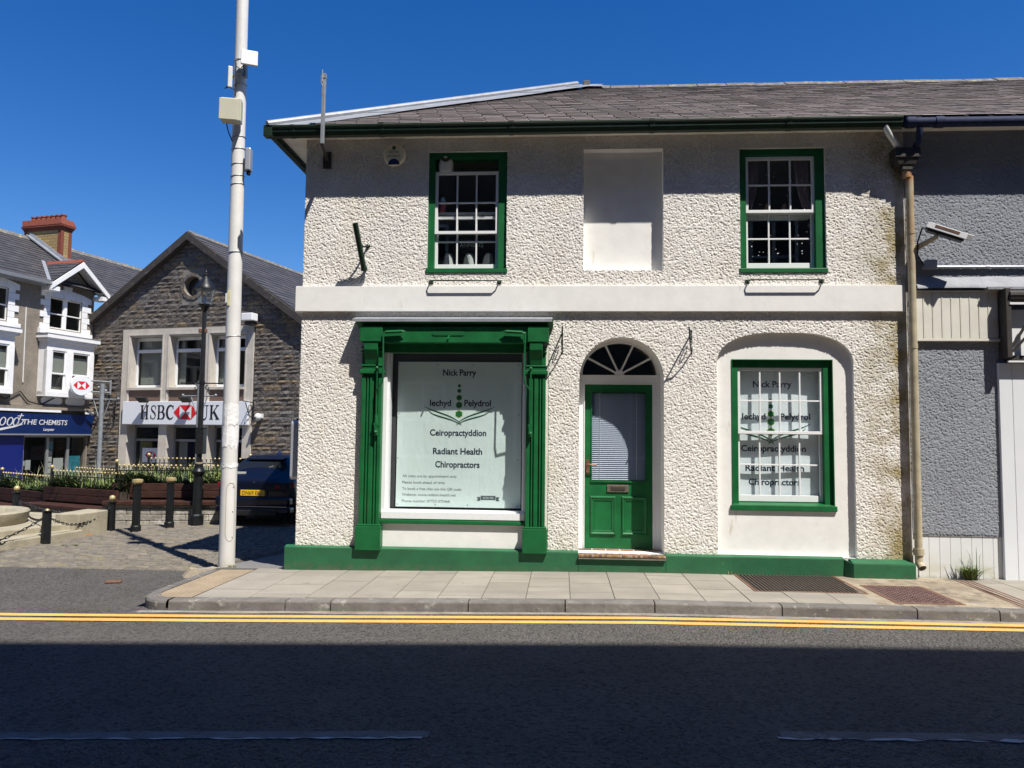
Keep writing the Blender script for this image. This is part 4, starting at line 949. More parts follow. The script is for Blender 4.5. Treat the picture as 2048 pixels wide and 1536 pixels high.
t = thing('plastic_container', 'white rounded plastic container on top of the lowered left upper sash', 'container', (1.768, .10, 4.895))
g = MB(); g.lathe([(.085, 0), (.092, .02), (.092, .10), (.085, .15), (.07, .20), (.045, .225), (.01, .232)], 20); g.build('body', m_pvc, t, smooth=True)
g = MB(); g.lathe([(.058, 0), (.058, .006), (.045, .01)], 18, (0, -.068, .165), Matrix.Rotation(R(62), 3, 'X')); g.build('opening', m_hblack, t)
t = thing('squeeze_bottle', 'small bottle with pink label and pale blue cap behind the left upper window', 'bottle', (1.725, .15, 4.40))
g = MB(); g.lathe([(.036, 0), (.04, .01), (.042, .10), (.036, .13)], 16); g.build('body', m_pink, t, smooth=True)
g = MB(); g.lathe([(.034, .131), (.032, .16), (.02, .19), (.006, .20)], 14); g.build('cap', m_cyan, t, smooth=True)
g = MB(); g.box(1.66, 2.45, .1295, .19, 4.375, 4.399); 
tag(g.build('shelf', m_wpaint), 'thin white shelf behind the left upper sash window holding a bottle', 'shelf')
for x0, sg, lab in ((ia3+.03, 1, 'pinkish lace curtain at the left side of the right upper window'), (ib3-.03, -1, 'pinkish lace curtain at the right side of the right upper window')):
    g = MB(); k = 14; rows = [(0, .17, 5.02), (0, .15, 4.75), (-.01, .11, 4.55), (-.02, .07, 4.42), (-.02, .12, 4.34)]; n = g.pts([(x0+sg*(a+(b-a)*i/k), .17+.012*(-1)**i, z) for a, b, z in rows for i in range(k+1)])
    for j in range(4):
        for i in range(k): a = n+j*(k+1)+i; g.face((a, a+1, a+k+2, a+k+1))
    tag(g.build('curtain', m_curt, solid=.003), lab, 'curtain', 'curtains in the right upper window')
g = MB(); g.box(ia3, ib3, .14, .34, 4.32, 4.337); tag(g.build('window_shelf', m_wpaint), 'narrow shelf across the right upper window carrying two cone ornaments', 'shelf')
o = MB().lathe([(.045, 0), (.042, .05), (.03, .11), (.012, .16), (.002, .165)], 16).build('cone_ornament', m_terra, smooth=True); o.location = (5.77, .22, 4.338)
tag(o, 'terracotta cone ornament on the right upper window shelf, beside the middle of the pane', 'ornament', 'cone ornaments')
o2 = o.copy(); C.objects.link(o2); o2.location = (5.98, .22, 4.338); o2['label'] = 'terracotta cone ornament on the same shelf, nearer the right curtain'
t = thing('tanning_sign', 'dim lettered board hanging inside the left upper window', 'sign', (2.05, .32, 4.02))
g = MB(); g.box(-.2, .2, 0, .01, -.05, .07); g.build('board', m_hblack, t)
g = MB(); g.text('TANNING', (.0, -.002, -.02), r_, u_, .34, .05); g.build('lettering', m_blind, t)
g = MB(); g.box(1.62, 2.5, .24, .46, 3.60, 3.70); tag(g.build('window_ledge_cloth', m_blind), 'pale cloth heap on the inside ledge of the left upper window', 'cloth')
for x, l in ((1.78, 'pale folded cloth standing at the left of the left upper window'), (2.05, 'pale folded cloth standing in the middle of the left upper window'), (2.3, 'pale folded cloth standing at the right of the left upper window')):
    g = MB(); g.lathe([(.075, 0), (.085, .06), (.07, .17), (.05, .21), (.01, .215)], 9, (x, .34, 3.701), None, lambda k: 1+.25*((k*7) % 5-2)/3); tag(g.build('folded_cloth', m_pvc), l, 'cloth', 'cloths inside the left upper window')

# ------------------------------------------------------------------ white equipment pole on the corner
PX, PY = -.975, .27
P = thing('equipment_pole', 'tall flaking white steel pole at the street corner carrying antennas', 'pole', (PX, PY, -.12))
lean = -.0075
ax_ = lambda z: lean*z
g = MB(); zs = [0, .3, 1.5, 2.0, 4.9, 4.93, 5.8, 6.9, 9.0]; rs = [.101, .100, .098, .097, .086, .083, .082, .079, .074]
g.tube([(ax_(z), 0, z) for z in zs], rs, 24); pole = g.build('shaft', m_pole, P, smooth=True)
g = MB(); 
dpth = [(.30+.0, .0)]
for sx, x0 in ((1, 0),):
    pts = []
    for a in range(0, 181, 20): pts.append((R(-50)+.56*cos(R(a)), .98+.10*sin(R(a))))
    for a in range(180, 361, 20): pts.append((R(-50)+.56*cos(R(a)), .45+.10*sin(R(a))))
    pts.append(pts[0])
    g.tube([(ax_(z)+.1005*cos(a), .1005*sin(a), z) for a, z in pts], .003, 5)
for z in (.40, .72, 1.03): a = R(-32); g.ball((ax_(z)+.1*cos(a), .1*sin(a), z), .009, 6)
g.build('access_hatch', m_oldst, P)
g = MB()
def wrap(g, z0, z1, r, jag=.03, n=20, a0=0, a1=360):
    n0 = len(g.v)
    for i in range(n+1):
        a = R(a0+(a1-a0)*i/n); 
        for z in (z0+random.uniform(-jag, jag), (z0+z1)/2, z1+random.uniform(-jag, jag)*.5):
            rr2 = r+random.uniform(0, .006); g.v.append((ax_(z)+rr2*cos(a), rr2*sin(a), z))
    for i in range(n):
        for j in range(2): k = n0+i*3+j; g.face((k, k+3, k+4, k+1))
wrap(g, 1.52, 1.80, .1, .05); wrap(g, 1.27, 1.33, .1, .006); wrap(g, 1.80, 2.08, .0985, .03)
g.build('torn_tape', m_tape, P)
g = MB()
for z in (2.95, 4.05, 4.95, 5.06, 5.22, 5.42, 5.58, 6.28, 6.42, 6.62): 
    rr2 = .083 if z > 4.9 else .092
    MB().tube([(ax_(z)+(rr2+.003)*cos(R(a)), (rr2+.003)*sin(R(a)), z+.01*sin(R(a+60))) for a in range(0, 361, 20)], .005, 5, False).build('clamp_band', m_galv, P)
g = MB(); g.box(-.07, -.04, -.098, -.08, 3.34, 3.54); g.build('sticker', m_yel, P)
g = MB(); g.box(-.10, -.062, -.094, -.06, 3.38, 3.50); g.build('notice', m_paper, P)
RB = Matrix.Rotation(R(-12), 3, 'Z')
def eq(name, c, size, mat_, bev=.012, rz=0., tilt=0.): return MB().obox(c, size, Matrix.Rotation(rz, 3, 'Z') @ Matrix.Rotation(tilt, 3, 'X')).build(name, mat_, P, bev=bev)
bxo = eq('junction_box', (-.060, -.19, 5.86), (.25, .14, .30), m_boxc, .01, R(14)); eq('box_lid', (-.073, -.258, 5.86), (.235, .02, .28), m_boxc, .006, R(14))
eq('panel_antenna', (.135, -.16, 6.58), (.21, .035, .215), m_pvc, .01, R(24), R(-10)); eq('antenna_mount', (.055, -.09, 6.46), (.05, .06, .22), m_galv, .006)
eq('small_antenna', (-.165, -.05, 6.38), (.06, .055, .29), m_pvc, .012, R(30)); eq('antenna_arm', (-.12, -.02, 6.40), (.10, .03, .05), m_galv, .005)
eq('radio_unit', (.115, -.02, 5.27), (.07, .13, .30), m_scr, .014, R(8)); eq('unit_bracket', (.08, -.02, 5.2), (.05, .05, .16), m_galv, .005); eq('unit_plug', (.12, -.03, 5.10), (.045, .06, .07), m_black, .014)
g = MB(); g.tube([(-.07, -.10, 6.55), (-.06, -.105, 6.3), (-.055, -.11, 6.09)], .009, 6); g.tube([(-.17, -.06, 6.28), (-.22, -.07, 6.22), (-.17, -.07, 6.24), (-.09, -.08, 6.2)], .006, 6)
g.tube([(-.15, -.17, 5.77), (-.13, -.12, 5.62), (-.095, -.05, 5.5), (-.1, -.04, 5.2), (-.1, -.04, 4.9), (-.085, -.05, 4.75)], .008, 6); g.tube([(-.06, -.1, 6.5), (.0, -.11, 6.46), (.08, -.13, 6.55)], .006, 6)
g.build('cable', m_cable, P, smooth=True)
# the concrete collar it stands in
g = MB(); k = 14; n = g.pts([(PX-.18, PY-.2, -.10)])
ring = []
for i in range(k): a = 2*pi*i/k; rr2 = random.uniform(.85, 1.1); ring.append((PX-.17+.33*rr2*cos(a), PY-.24+.22*rr2*sin(a), -.20))
rin = [(PX-.17+(x-(PX-.17))*.6, PY-.24+(y-(PY-.24))*.6, -.085+random.uniform(-.015, .015)) for x, y, z in ring]
n1 = g.pts(ring); n2 = g.pts(rin)
for i in range(k): j = (i+1) % k; g.face((n1+i, n1+j, n2+j, n2+i)); g.face((n2+i, n2+j, n))
tag(g.build('concrete_lump', m_patch), 'low rounded concrete lump at the foot of the white pole', 'concrete footing')
def tuft(name, loc, nb, h, spread, mat_, label):
    g = MB()
    for i in range(nb):
        a = random.uniform(0, 2*pi); l = h*random.uniform(.35, 1); r1 = spread*random.uniform(.2, 1)*l/h; b0 = V((random.uniform(-.05, .05), random.uniform(-.025, .025), 0)); d = V((cos(a), sin(a)*.6, 0)); wv = V((-sin(a), cos(a), 0))*(.007 if nb > 200 else .004)
        p1 = b0+d*r1*.35+V((0, 0, l*.6)); p2 = b0+d*r1+V((0, 0, l*random.uniform(.55, 1)))
        n = g.pts([b0-wv, b0+wv, p1+wv*.8, p1-wv*.8, p2]); g.face((n, n+1, n+2, n+3)); g.face((n+3, n+2, n+4))
    o = g.build(name, mat_); o.location = loc; return tag(o, label, 'weed')
tuft('grass_tuft', (7.93, -.09, .0), 260, .20, .34, m_leaf, 'bushy grass tuft growing at the foot of the white boards'); tuft('tall_weed', (7.99, -.06, .0), 9, .52, .16, m_leafd, 'tall thin weed stems rising from the grass tuft by the white boards')
tuft('grass_tuft', (PX+.13, PY-.13, -.085), 50, .06, .14, m_straw, 'dry low weeds at the front of the white pole'); tuft('grass_tuft', (PX-.13, PY+.12, -.17), 24, .13, .08, m_leaf, 'small green weed behind the white pole'); tuft('grass_tuft', (5.23, -.10, .01), 12, .04, .05, m_leaf, 'tiny green weed at the foot of the green plinth')
o = MB().ball((0, 0, .03), .035, 10).build('litter_scrap', m_tape, smooth=True); o.location = (PX-.22, PY+.03, -.16); o.scale = (1.3, .8, .7); tag(o, 'crumpled white paper scrap lying beside the white pole', 'litter')

# ------------------------------------------------------------------ the square: bollards, lamp, seats, planter, railings
def fluted(k): return 1.0 if k % 2 else .90
tb = thing('tall_bollard', 'tall fluted black bollard with gold cap, nearer the steps', 'bollard', (-4.272, 3.962, SQZ), 0, 'tall fluted bollards')
MB().lathe([(.088, 0), (.088, .10), (.078, .12)], 20).build('base', m_blackc, tb); MB().lathe([(.070, .12), (.062, .84)], 32, (0, 0, 0), None, fluted).build('shaft', m_blackc, tb)
MB().lathe([(.062, .84), (.062, .862), (.088, .872), (.092, .90), (.088, .925), (.03, .935)], 24).build('cap', m_gold, tb, smooth=True)
dup(tb, (-3.998, 4.606, SQZ), 0, 'tall fluted black bollard with gold cap, nearer the lamp post')
sb = thing('chain_bollard', 'short black bollard with gold ball, beside the tall fluted bollard', 'bollard', (-4.764, 4.03, SQZ), 0, 'short ball topped bollards')
MB().lathe([(.068, 0), (.064, .50)], 8).build('post', m_blackc, sb); MB().lathe([(.064, .501), (.078, .505), (.078, .525), (.02, .53)], 12).build('collar', m_blackc, sb)
g = MB(); g.ball((0, 0, .585), .052, 14); g.lathe([(.03, .531), (.03, .54)], 10); g.build('ball', m_gold, sb, smooth=True)
dup(sb, (-6.83, 4.40, -.06), .2, 'short black bollard with gold ball, behind the round stone basin')
s3 = thing('chain_bollard', 'short black bollard missing its ball, in front of the steps', 'bollard', (-4.81, 2.352, SQZ), .1, 'short ball topped bollards')
MB().lathe([(.072, 0), (.068, .50)], 8).build('post', m_blackc, s3); MB().lathe([(.068, .501), (.082, .505), (.082, .52), (.02, .525)], 12).build('collar', m_blackc, s3); MB().lathe([(.035, .526), (.03, .535), (.01, .55)], 10).build('ball_stub', m_gold, s3, smooth=True)
def chain(a, b, sag, label, n=30):
    g = MB(); a, b = V(a), V(b)
    for i in range(n):
        s = (i+.5)/n; p = a.lerp(b, s)+V((0, 0, -sag*4*s*(1-s))); q = a.lerp(b, (i+.95)/n)+V((0, 0, -sag*4*((i+.95)/n)*(1-(i+.95)/n))); d = (q-p).normalized(); sd = d.cross(V((0, 0, 1))).normalized() if i % 2 else d.cross(d.cross(V((0, 0, 1)))).normalized()
        L_ = (b-a).length/n*.72
        g.tube([p+d*L_*cos(R(t_))+sd*.017*sin(R(t_)) for t_ in range(0, 361, 45)], .0065, 5, False)
    tag(g.build('chain', m_black), label, 'chain', 'chains between the short bollards')
chain((-4.81, 2.40, .235), (-4.77, 3.98, .255), .20, 'black chain sagging low between the ball bollard and the broken bollard')
chain((-4.83, 2.38, .235), (-6.78, 4.38, .30), .16, 'black chain from the broken bollard back towards the basin', 36)
chain((-4.80, 4.06, .255), (-6.78, 4.42, .30), .16, 'black chain behind the pale steps, from the ball bollard to the basin', 36)
chain((-4.83, 2.30, .235), (-5.4, -.2, .20), .30, 'black chain from the broken bollard towards the road edge', 36)
# lamp post
lp = thing('lamp_post', 'black Victorian style street lamp with glass lantern in front of the bank', 'street lamp', (-3.694, 5.06, SQZ))
MB().lathe([(.13, 0), (.13, .19), (.10, .22)], 8).build('base', m_blackc, lp)
MB().lathe([(.092, .22), (.082, .9), (.08, .95)], 20).build('lower_column', m_blackc, lp, smooth=True)
MB().lathe([(.08, .95), (.115, .99), (.12, 1.03), (.09, 1.07), (.075, 1.12), (.08, 1.16), (.06, 1.18)], 20).build('collar', m_blackc, lp, smooth=True)
MB().lathe([(.062, 1.16), (.064, 1.18), (.062, 1.2)], 16).build('gilt_ring', m_gold, lp)
g = MB(); g.tube([(0, 0, 1.18), (0, 0, 2.6), (0, 0, 4.15)], [.052, .05, .038], 16); g.build('upper_column', m_black, lp, smooth=True)
g = MB(); g.box(-.055, .10, -.075, .075, 1.36, 1.85); g.box(-.06, .105, -.08, .08, 1.85, 1.87); g.build('control_box', m_black, lp, bev=.006)
g = MB(); g.tube([(-.40, 0, 2.72), (.40, 0, 2.72)], .012, 8)
for sg in (-1, 1): g.tube([(sg*(.12+.07*(1-a/500)*cos(R(a))), 0, 2.63+.07*(1-a/500)*sin(R(a))) for a in range(90, 480, 30)], .008, 6); g.ball((sg*.40, 0, 2.72), .022, 8)
g.tube([(0, 0, 2.70), (0, 0, 2.76)], .06, 12); g.build('ladder_bar', m_blackc, lp)
MB().box(-.10, .06, -.03, .03, 3.70, 3.78).build('rusty_clamp', m_rust, lp, bev=.01)
g = MB(); g.lathe([(.036, 4.12), (.06, 4.16), (.125, 4.245), (.125, 4.255)], 16); g.build('lantern_cradle', m_black, lp, smooth=True)
g = MB(); g.lathe([(.115, 4.256), (.165, 4.56)], 24); g.build('lantern_glass', m_lampg, lp, smooth=True)
g = MB(); g.lathe([(.20, 4.545), (.20, 4.565), (.14, 4.65), (.085, 4.74), (.045, 4.80), (.03, 4.82), (.045, 4.84), (.02, 4.87), (.03, 4.89), (.006, 4.93)], 24); g.build('lantern_cap', m_blackc, lp, smooth=True)
g = MB(); g.lathe([(.03, 4.26), (.035, 4.30), (.02, 4.42), (.004, 4.44)], 12); g.build('bulb', m_pvc, lp, smooth=True)
# grey posts
def grey_post(x, y, zb, h, label, ang):
    t = thing('grey_post', label, 'post', (x, y, zb), ang, 'grey festoon posts behind the planter')
    MB().tube([(0, 0, 0), (0, 0, h)], .052, 14).build('shaft', m_galv, t, smooth=True)
    g = MB(); g.tube([(-.45, 0, h-.38), (.45, 0, h-.38)], .016, 8); 
    for sg in (-1, 1): g.tube([(0, 0, h-.95), (sg*.10, 0, h-.75), (sg*.22, 0, h-.40)], .012, 8); g.ball((sg*.45, 0, h-.36), .035, 8); g.ball((sg*.10, 0, h-.08-.08*(sg > 0)), .035, 8)
    g.build('cross_arm', m_galv, t, smooth=True); return t
grey_post(-8.13, 9.0, -.9, 3.67, 'galvanised post with cross arm standing before the stone wall of the bank', -.1); grey_post(-5.89, 9.5, -.9, 3.80, 'galvanised post with cross arm hidden partly behind the street lamp', -.1)
# planter with timber seats, built in three stepped bays
bays = [(V((-5.50, 4.90, 0)), V((-3.34, 5.20, 0)), .27, .585, .61), (V((-7.62, 5.62, 0)), V((-5.52, 4.72, 0)), .145, .455, .48), (V((-9.8, 7.0, 0)), V((-7.6, 5.64, 0)), .02, .325, .35)]
pb = thing('planter', 'raised planter with pale block wall stepping down to the left', 'planter')
names = ['planter bay by the street lamp', 'planter bay behind the stone steps', 'planter bay beyond the round basin']
soil_polys = []
for bi, (a, b, zs_, zb_, zso) in enumerate(bays):
    d = (b-a).normalized(); nb_ = V((-d.y, d.x, 0)); ang = atan2(d.y, d.x); L_ = (b-a).length
    # block wall
    g = MB(); z = SQZ-.05
    row = 0
    while z < zs_-.06:
        x = -(row % 2)*.22
        while x < L_-.02:
            xa, xb = max(0, x)+.004, min(L_, x+.44)-.004
            if xb-xa > .03:
                o_ = a+nb_*.06; c_ = o_+d*((xa+xb)/2)+nb_*.12; g.obox((c_.x, c_.y, z+.06), (xb-xa, .24+random.uniform(-.01, .01), .114), Matrix.Rotation(ang, 3, 'Z'))
            x += .44
        z += .12; row += 1
    g.build('block_wall', m_block, pb, bev=.01)
    g = MB(); q0, q1, q2, q3 = a+nb_*.52, b+nb_*.52, b+nb_*2.3, a+nb_*2.3
    g.prism([(q0.x, q0.y, zso-.06), (q1.x, q1.y, zso-.06), (q2.x, q2.y, zso-.06), (q3.x, q3.y, zso-.06)], (0, 0, -1.6)); g.build('bed', m_soil, pb)
    soil_polys.append((a, d, nb_, L_, zso, ang))
    t = thing('timber_seat', 'dark weathered plank seat with backrest, on the '+names[bi], 'seat', (a.x, a.y, zs_), ang, 'timber seats along the planter')
    g = MB(); g.box(-.10 if bi else 0, L_+.02, .0, .25, -.075, .0); g.box(-.05 if bi else 0, L_, .255, .44, -.07, -.004); g.build('seat', m_wood, t, bev=.012)
    g = MB()
    zlo, zhi = (zb_-zs_-.285), (zb_-zs_); cuts = [0, L_*.76, L_*.80, L_] if bi == 0 else [0, L_]
    for i in range(0, len(cuts)-1, 2):
        for j in range(2): g.box(cuts[i], cuts[i+1]-.004, .44, .50, zlo+j*(zhi-zlo)/2+.003, zlo+(j+1)*(zhi-zlo)/2-.002)
    g.build('backrest', m_wood, t, bev=.008)
# planting
g = MB()
def blade(g, p, l, ang, bend, wd):
    d = V((cos(ang), sin(ang), 0)); s_ = V((-sin(ang), cos(ang), 0))*wd/2; P = []
    for i in range(5):
        f_ = i/4; P.append(V(p)+d*(bend*l*f_**2)+V((0, 0, l*(f_-.45*bend*f_**2.5))))
    wdt = [.6, 1, .9, .6, .03]; n0 = len(g.v)
    for q, k in zip(P, wdt): g.v.append(tuple(q-s_*k)); g.v.append(tuple(q+s_*k))
    for i in range(4): a = n0+2*i; g.face((a, a+1, a+3, a+2))
gl2, gd2, gs2 = MB(), MB(), MB()
for a, d, nb_, L_, zso, ang in soil_polys:
    for i in range(int(620*L_)):
        x, y = random.uniform(0, L_), random.uniform(.56, 2.1); p = a+d*x+nb_*y+V((0, 0, zso-.08)); k = .55+.45*sin(x*2.1+y*3)
        blade(gl2, p, random.uniform(.22, .48)*(.6+.5*k), random.uniform(0, 2*pi), random.uniform(.2, .9), random.uniform(.012, .03))
    for i in range(int(330*L_)):
        x, y = random.uniform(0, L_), random.uniform(.54, .95); p = a+d*x+nb_*y+V((0, 0, zso-.06)); k = max(0, sin(x*2.6+1))
        blade(gd2, p, random.uniform(.2, .42)*(.4+.7*k), -pi/2+random.uniform(-1.6, 1.6), random.uniform(.6, 1.2), random.uniform(.02, .04))
    for i in range(int(60*L_)):
        x, y = random.uniform(0, L_), random.uniform(.6, 2.0); p = a+d*x+nb_*y+V((0, 0, zso-.06))
        if sin(x*3.0+.5) > -.2: blade(gs2, p, random.uniform(.35, .75), random.uniform(0, 2*pi), random.uniform(.25, .7), .010)
tag(gl2.build('bedding_plants', m_leaf), 'light green leafy bedding plants filling the raised planter', 'plants', None, 'stuff'); tag(gd2.build('strap_leaf_plants', m_leafd), 'dark strap shaped leaves spilling over the planter front', 'plants', None, 'stuff'); tag(gs2.build('grass_stems', m_straw), 'pale thin grass stems rising above the planter', 'plants', None, 'stuff')
# railings
def railing(a, b, z, h, n, label, posts=(True, False)):
    a, b = V(a), V(b); L_ = (b-a).length; t = thing('railing', label, 'railing', (a.x, a.y, z), atan2(b.y-a.y, b.x-a.x), 'railings round the planter')
    for i in range(n):
        x = L_*(i+.6)/n
        if i == 0:
            g = MB(); g.tube([(0, 0, .0), (0, 0, h)], .0075, 6); g.tube([(-.02, 0, h-.02), (0, 0, h-.05), (.02, 0, h-.02)], .005, 5); bar_ = g.build('bar', m_black, t)
            fin = MB().ball((0, 0, h+.022), .024, 8).build('finial', m_gold, bar_, smooth=True); bar_.location = (x, 0, 0)
        else:
            b2 = bar_.copy(); C.objects.link(b2); b2.parent = t; b2.location = (x, 0, 0); f2 = fin.copy(); C.objects.link(f2); f2.parent = b2
    g = MB(); g.box(0, L_, -.008, .008, h-.09, h-.07); g.box(0, L_, -.008, .008, .03, .05); g.build('rail', m_black, t)
    for k, on in enumerate(posts):
        if on:
            g = MB(); x = L_*k; g.tube([(x, 0, -.2), (x, 0, h+.06)], .028, 10); p_ = g.build('post', m_black, t)
            g = MB(); g.ball((x, 0, h+.10), .04, 10); g.build('ball', m_gold, p_, smooth=True)
for bi, (a, d, nb_, L_, zso, ang) in enumerate(soil_polys):
    f0, f1 = a+nb_*.60, a+d*L_+nb_*.60
    railing(f0, f1, zso-.06, (.36, .33, .33)[bi], (24, 21, 20)[bi], 'black railing with gold balls, front of the '+names[bi], (True, bi == 0))
    f0, f1 = a+nb_*2.2, a+d*L_+nb_*2.2
    railing(f0, f1, zso-.06, (.45, .38, .40)[bi], (24, 22, 20)[bi], 'black railing with gold balls, rear of the '+names[bi], (True, True) if bi == 0 else (False, False))
# steps and basin
g = MB(); 
def kst(name, pts, z0, z1, lab, mt=m_oldst, bev=.02):
    g = MB(); g.prism([(x, y, z1) for x, y in pts], (0, 0, z0-z1)); return tag(g.build(name, mt, bev=bev), lab, 'stone step')
kst('stone_step', [(-5.25, .9), (-4.97, 1.75), (-4.86, 2.4), (-4.74, 3.2), (-5.1, 3.22), (-5.3, 2.3), (-5.6, .8)], -.3, -.05, 'low pale stone kerb step at the front of the raised paving')
kst('stone_step', [(-5.75, 1.3), (-5.35, 2.0), (-5.02, 3.05), (-4.92, 3.1), (-4.98, 3.6), (-9.5, 3.9), (-9.5, .8)], -.3, .055, 'wide pale stone upper step below the round basin')
kst('end_block', [(-5.20, 3.12), (-4.80, 3.15), (-4.74, 3.88), (-5.2, 4.0)], -.3, .215, 'tall mossy pale stone block ending the steps beside the ball bollard')
kst('raised_paving', [(-9.5, 3.9), (-5.2, 3.62), (-5.2, 4.7), (-9.5, 5.5)], -.3, .03, 'raised pale stone paving between the basin and the seats')
g = MB(); g.tube([(-5.25, .9, -.10), (-5.0, 1.7, -.10)], .01, 4)
bs = thing('stone_basin', 'round mossy stone basin standing on the upper step at the left edge', 'basin', (-6.62, 2.75, .055))
g = MB(); g.lathe([(.96, 0), (.98, .02), (1.02, .19), (1.0, .215), (.84, .215), (.80, .19), (.75, .10), (.02, .09)], 40); g.build('bowl', m_oldst, bs, smooth=True)
g = MB(); g.lathe([(.5, .095), (.5, .17), (.42, .18), (.2, .16), (.02, .16)], 28); g.build('inner_ring', m_oldst, bs, smooth=True)
for loc, sc_, lab in (((-4.95, 3.35, SQZ+.012), (.30, .14, .03), 'orange moss patch at the foot of the end block'), ((-4.3, 2.2, SQZ+.012), (.12, .10, .015), 'small ochre moss patch between the setts')):
    g = MB()
    for i in range(40): a = random.uniform(0, 2*pi); rr2 = sqrt(random.random()); g.ball((rr2*cos(a), rr2*sin(a), 0), random.uniform(.08, .2), 6)
    o = g.build('moss_patch', m_moss if 'ochre' in lab else M('orange_moss', (.36, .14, .035), .95, noise=(20, .4))); o.location = loc; o.scale = sc_; tag(o, lab, 'moss')

# ------------------------------------------------------------------ parked car in the alley
def build_car(loc, rz):
    t = thing('parked_car', 'dark blue estate car seen from behind, half in the shade of the corner building', 'car', loc, rz)
    # stations along y: (y, half width, sill z, belt z, belt half width, roof z, roof half width)
    st = [(-.02, .70, .42, .80, .68, .82, .60), (.05, .80, .30, .88, .76, .90, .66), (.18, .845, .27, .90, .79, .96, .66), (.42, .855, .27, .90, .80, 1.20, .55), (.66, .86, .27, .91, .80, 1.30, .52), (1.1, .87, .30, .91, .81, 1.335, .53), (1.6, .87, .2, .90, .82, 1.345, .57), (2.4, .87, .2, .89, .82, 1.33, .56), (2.75, .87, .2, .88, .81, 1.26, .55), (3.35, .86, .2, .87, .78, .93, .66), (4.2, .84, .2, .78, .72, .80, .60), (4.55, .72, .3, .68, .62, .70, .5)]
    def ring(s_):
        y, hw, zs_, zb_, bw, zr, rw = s_
        h = [(hw*.86, zs_-.05), (hw, zs_+.08), (hw*1.0, (zs_+zb_)/2+.05), (bw+.02, zb_-.04), (bw, zb_), (rw+.04, zr-.05), (rw-.03, zr-.005), (rw*.5, zr+.015)]
        return [(x, y, z) for x, z in h]+[(-x, y, z) for x, z in h[::-1]]
    g = MB(); k = 16; n = g.pts([p for s_ in st for p in ring(s_)])
    gl_f = []
    for i in range(len(st)-1):
        for j in range(k-1):
            q = (n+i*k+j, n+i*k+j+1, n+(i+1)*k+j+1, n+(i+1)*k+j)
            g.face(q[::-1])
        g.face((n+i*k, n+(i+1)*k, n+(i+1)*k+k-1, n+i*k+k-1)[::-1])
    g.face([n+j for j in range(k)]); g.face([n+(len(st)-1)*k+j for j in range(k)][::-1])
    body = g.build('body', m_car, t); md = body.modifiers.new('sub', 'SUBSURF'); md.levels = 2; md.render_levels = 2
    body.data.polygons.foreach_set('use_smooth', [True]*len(body.data.polygons))
    # rear screen, side glass (thin shells just proud of the body), spoiler
    g = MB(); g.poly([(-.62, .165, .945), (.62, .165, .945), (.50, .405, 1.205), (-.50, .405, 1.205)]); g.build('rear_screen', M('dark_glass', (.012, .014, .016), .05, coat=.5), t, bev=0)
    for sg in (-1, 1): g = MB(); g.poly([(sg*.815, .5, .935), (sg*.83, 2.3, .925), (sg*.645, 2.2, 1.27), (sg*.635, .65, 1.25)][::sg]); g.build('side_window', m_tyre, t)
    g = MB(); g.prism([(-.40, .40, 1.262), (.40, .40, 1.262), (.42, .66, 1.325), (-.42, .66, 1.325)], (0, .0, -.025)); g.build('spoiler', m_car, t, bev=.01)
    g = MB(); g.bar((-.04, .16, .95), (.34, .168, .965), .025, .03); g.build('wiper', m_black, t)
    g = MB(); g.box(-.50, -.28, .168, .196, .975, 1.015); g.build('window_sticker', m_blind, t)
    g = MB(); g.box(-.80, .80, -.085, .25, .38, .56); g.box(-.80, .80, -.06, .2, .22, .38); bmp = g.build('bumper', m_car, t, bev=.05, seg=4)
    g = MB(); g.box(-.55, .55, -.092, .0, .20, .31); g.build('diffuser', m_black, bmp, bev=.02)
    g = MB(); g.box(-.75, .75, -.091, -.08, .375, .383); g.build('trim_strip', m_chrome, bmp)
    g = MB(); g.box(-.30, .30, -.045, .03, .56, .70); g.build('plate_recess', m_car, t, bev=.01)
    g = MB(); g.box(-.26, .26, -.062, -.046, .575, .685); pp = g.build('number_plate', m_plate, t, bev=.004)
    g = MB(); g.text('DN69 EKL', (0, -.0635, .595), (1, 0, 0), (0, 0, 1), .44, .075); g.build('lettering', m_hblack, pp)
    for sg in (-1, 1):
        g = MB(); g.prism([(sg*.45, -.03, .70), (sg*.83, .06, .72), (sg*.83, .06, .82), (sg*.45, -.03, .775)][::sg], (0, .10, 0)); g.build('tail_light', m_red, t, bev=.01)
    g = MB(); g.lathe([(.04, 0), (.04, .008)], 20, (-.0, .012, .80), Matrix.Rotation(R(100), 3, 'X')); bd = g.build('badge', m_chrome, t)
    g = MB(); 
    for q in (0, 180): g.poly([(0, .002, .80)]+[(.026*cos(R(q+a)), .0025-.0*a, .80+.026*sin(R(q+a))) for a in range(0, 91, 15)])
    g.build('badge_quarter', m_blue2, bd)
    g = MB(); g.prism([(-.0, .95, 1.34), (0, 1.20, 1.34), (0, 1.16, 1.40), (0, 1.10, 1.41)], (.03, 0, 0)); g.build('roof_aerial', m_fin, t, bev=.006)
    for sg in (-1, 1):
        for y in (.80, 3.55):
            wl = bpy.data.objects.new('wheel', None); C.objects.link(wl); wl.parent = t; wl.location = (sg*.76, y, .32)
            Mr = Matrix.Rotation(pi/2, 3, 'Y')
            g = MB(); g.lathe([(.20, -.11), (.30, -.11), (.32, -.08), (.32, .08), (.30, .11), (.20, .11)], 28, (0, 0, 0), Mr); g.build('tyre', m_tyre, wl, smooth=True)
            g = MB(); g.lathe([(.02, -.10), (.205, -.09), (.205, .09), (.02, .10)], 20, (0, 0, 0), Mr); g.build('rim', m_rim, wl)
    return t
build_car((-2.58, 5.02, SQZ+.01), R(-3)).scale = (.92, 1, 1)

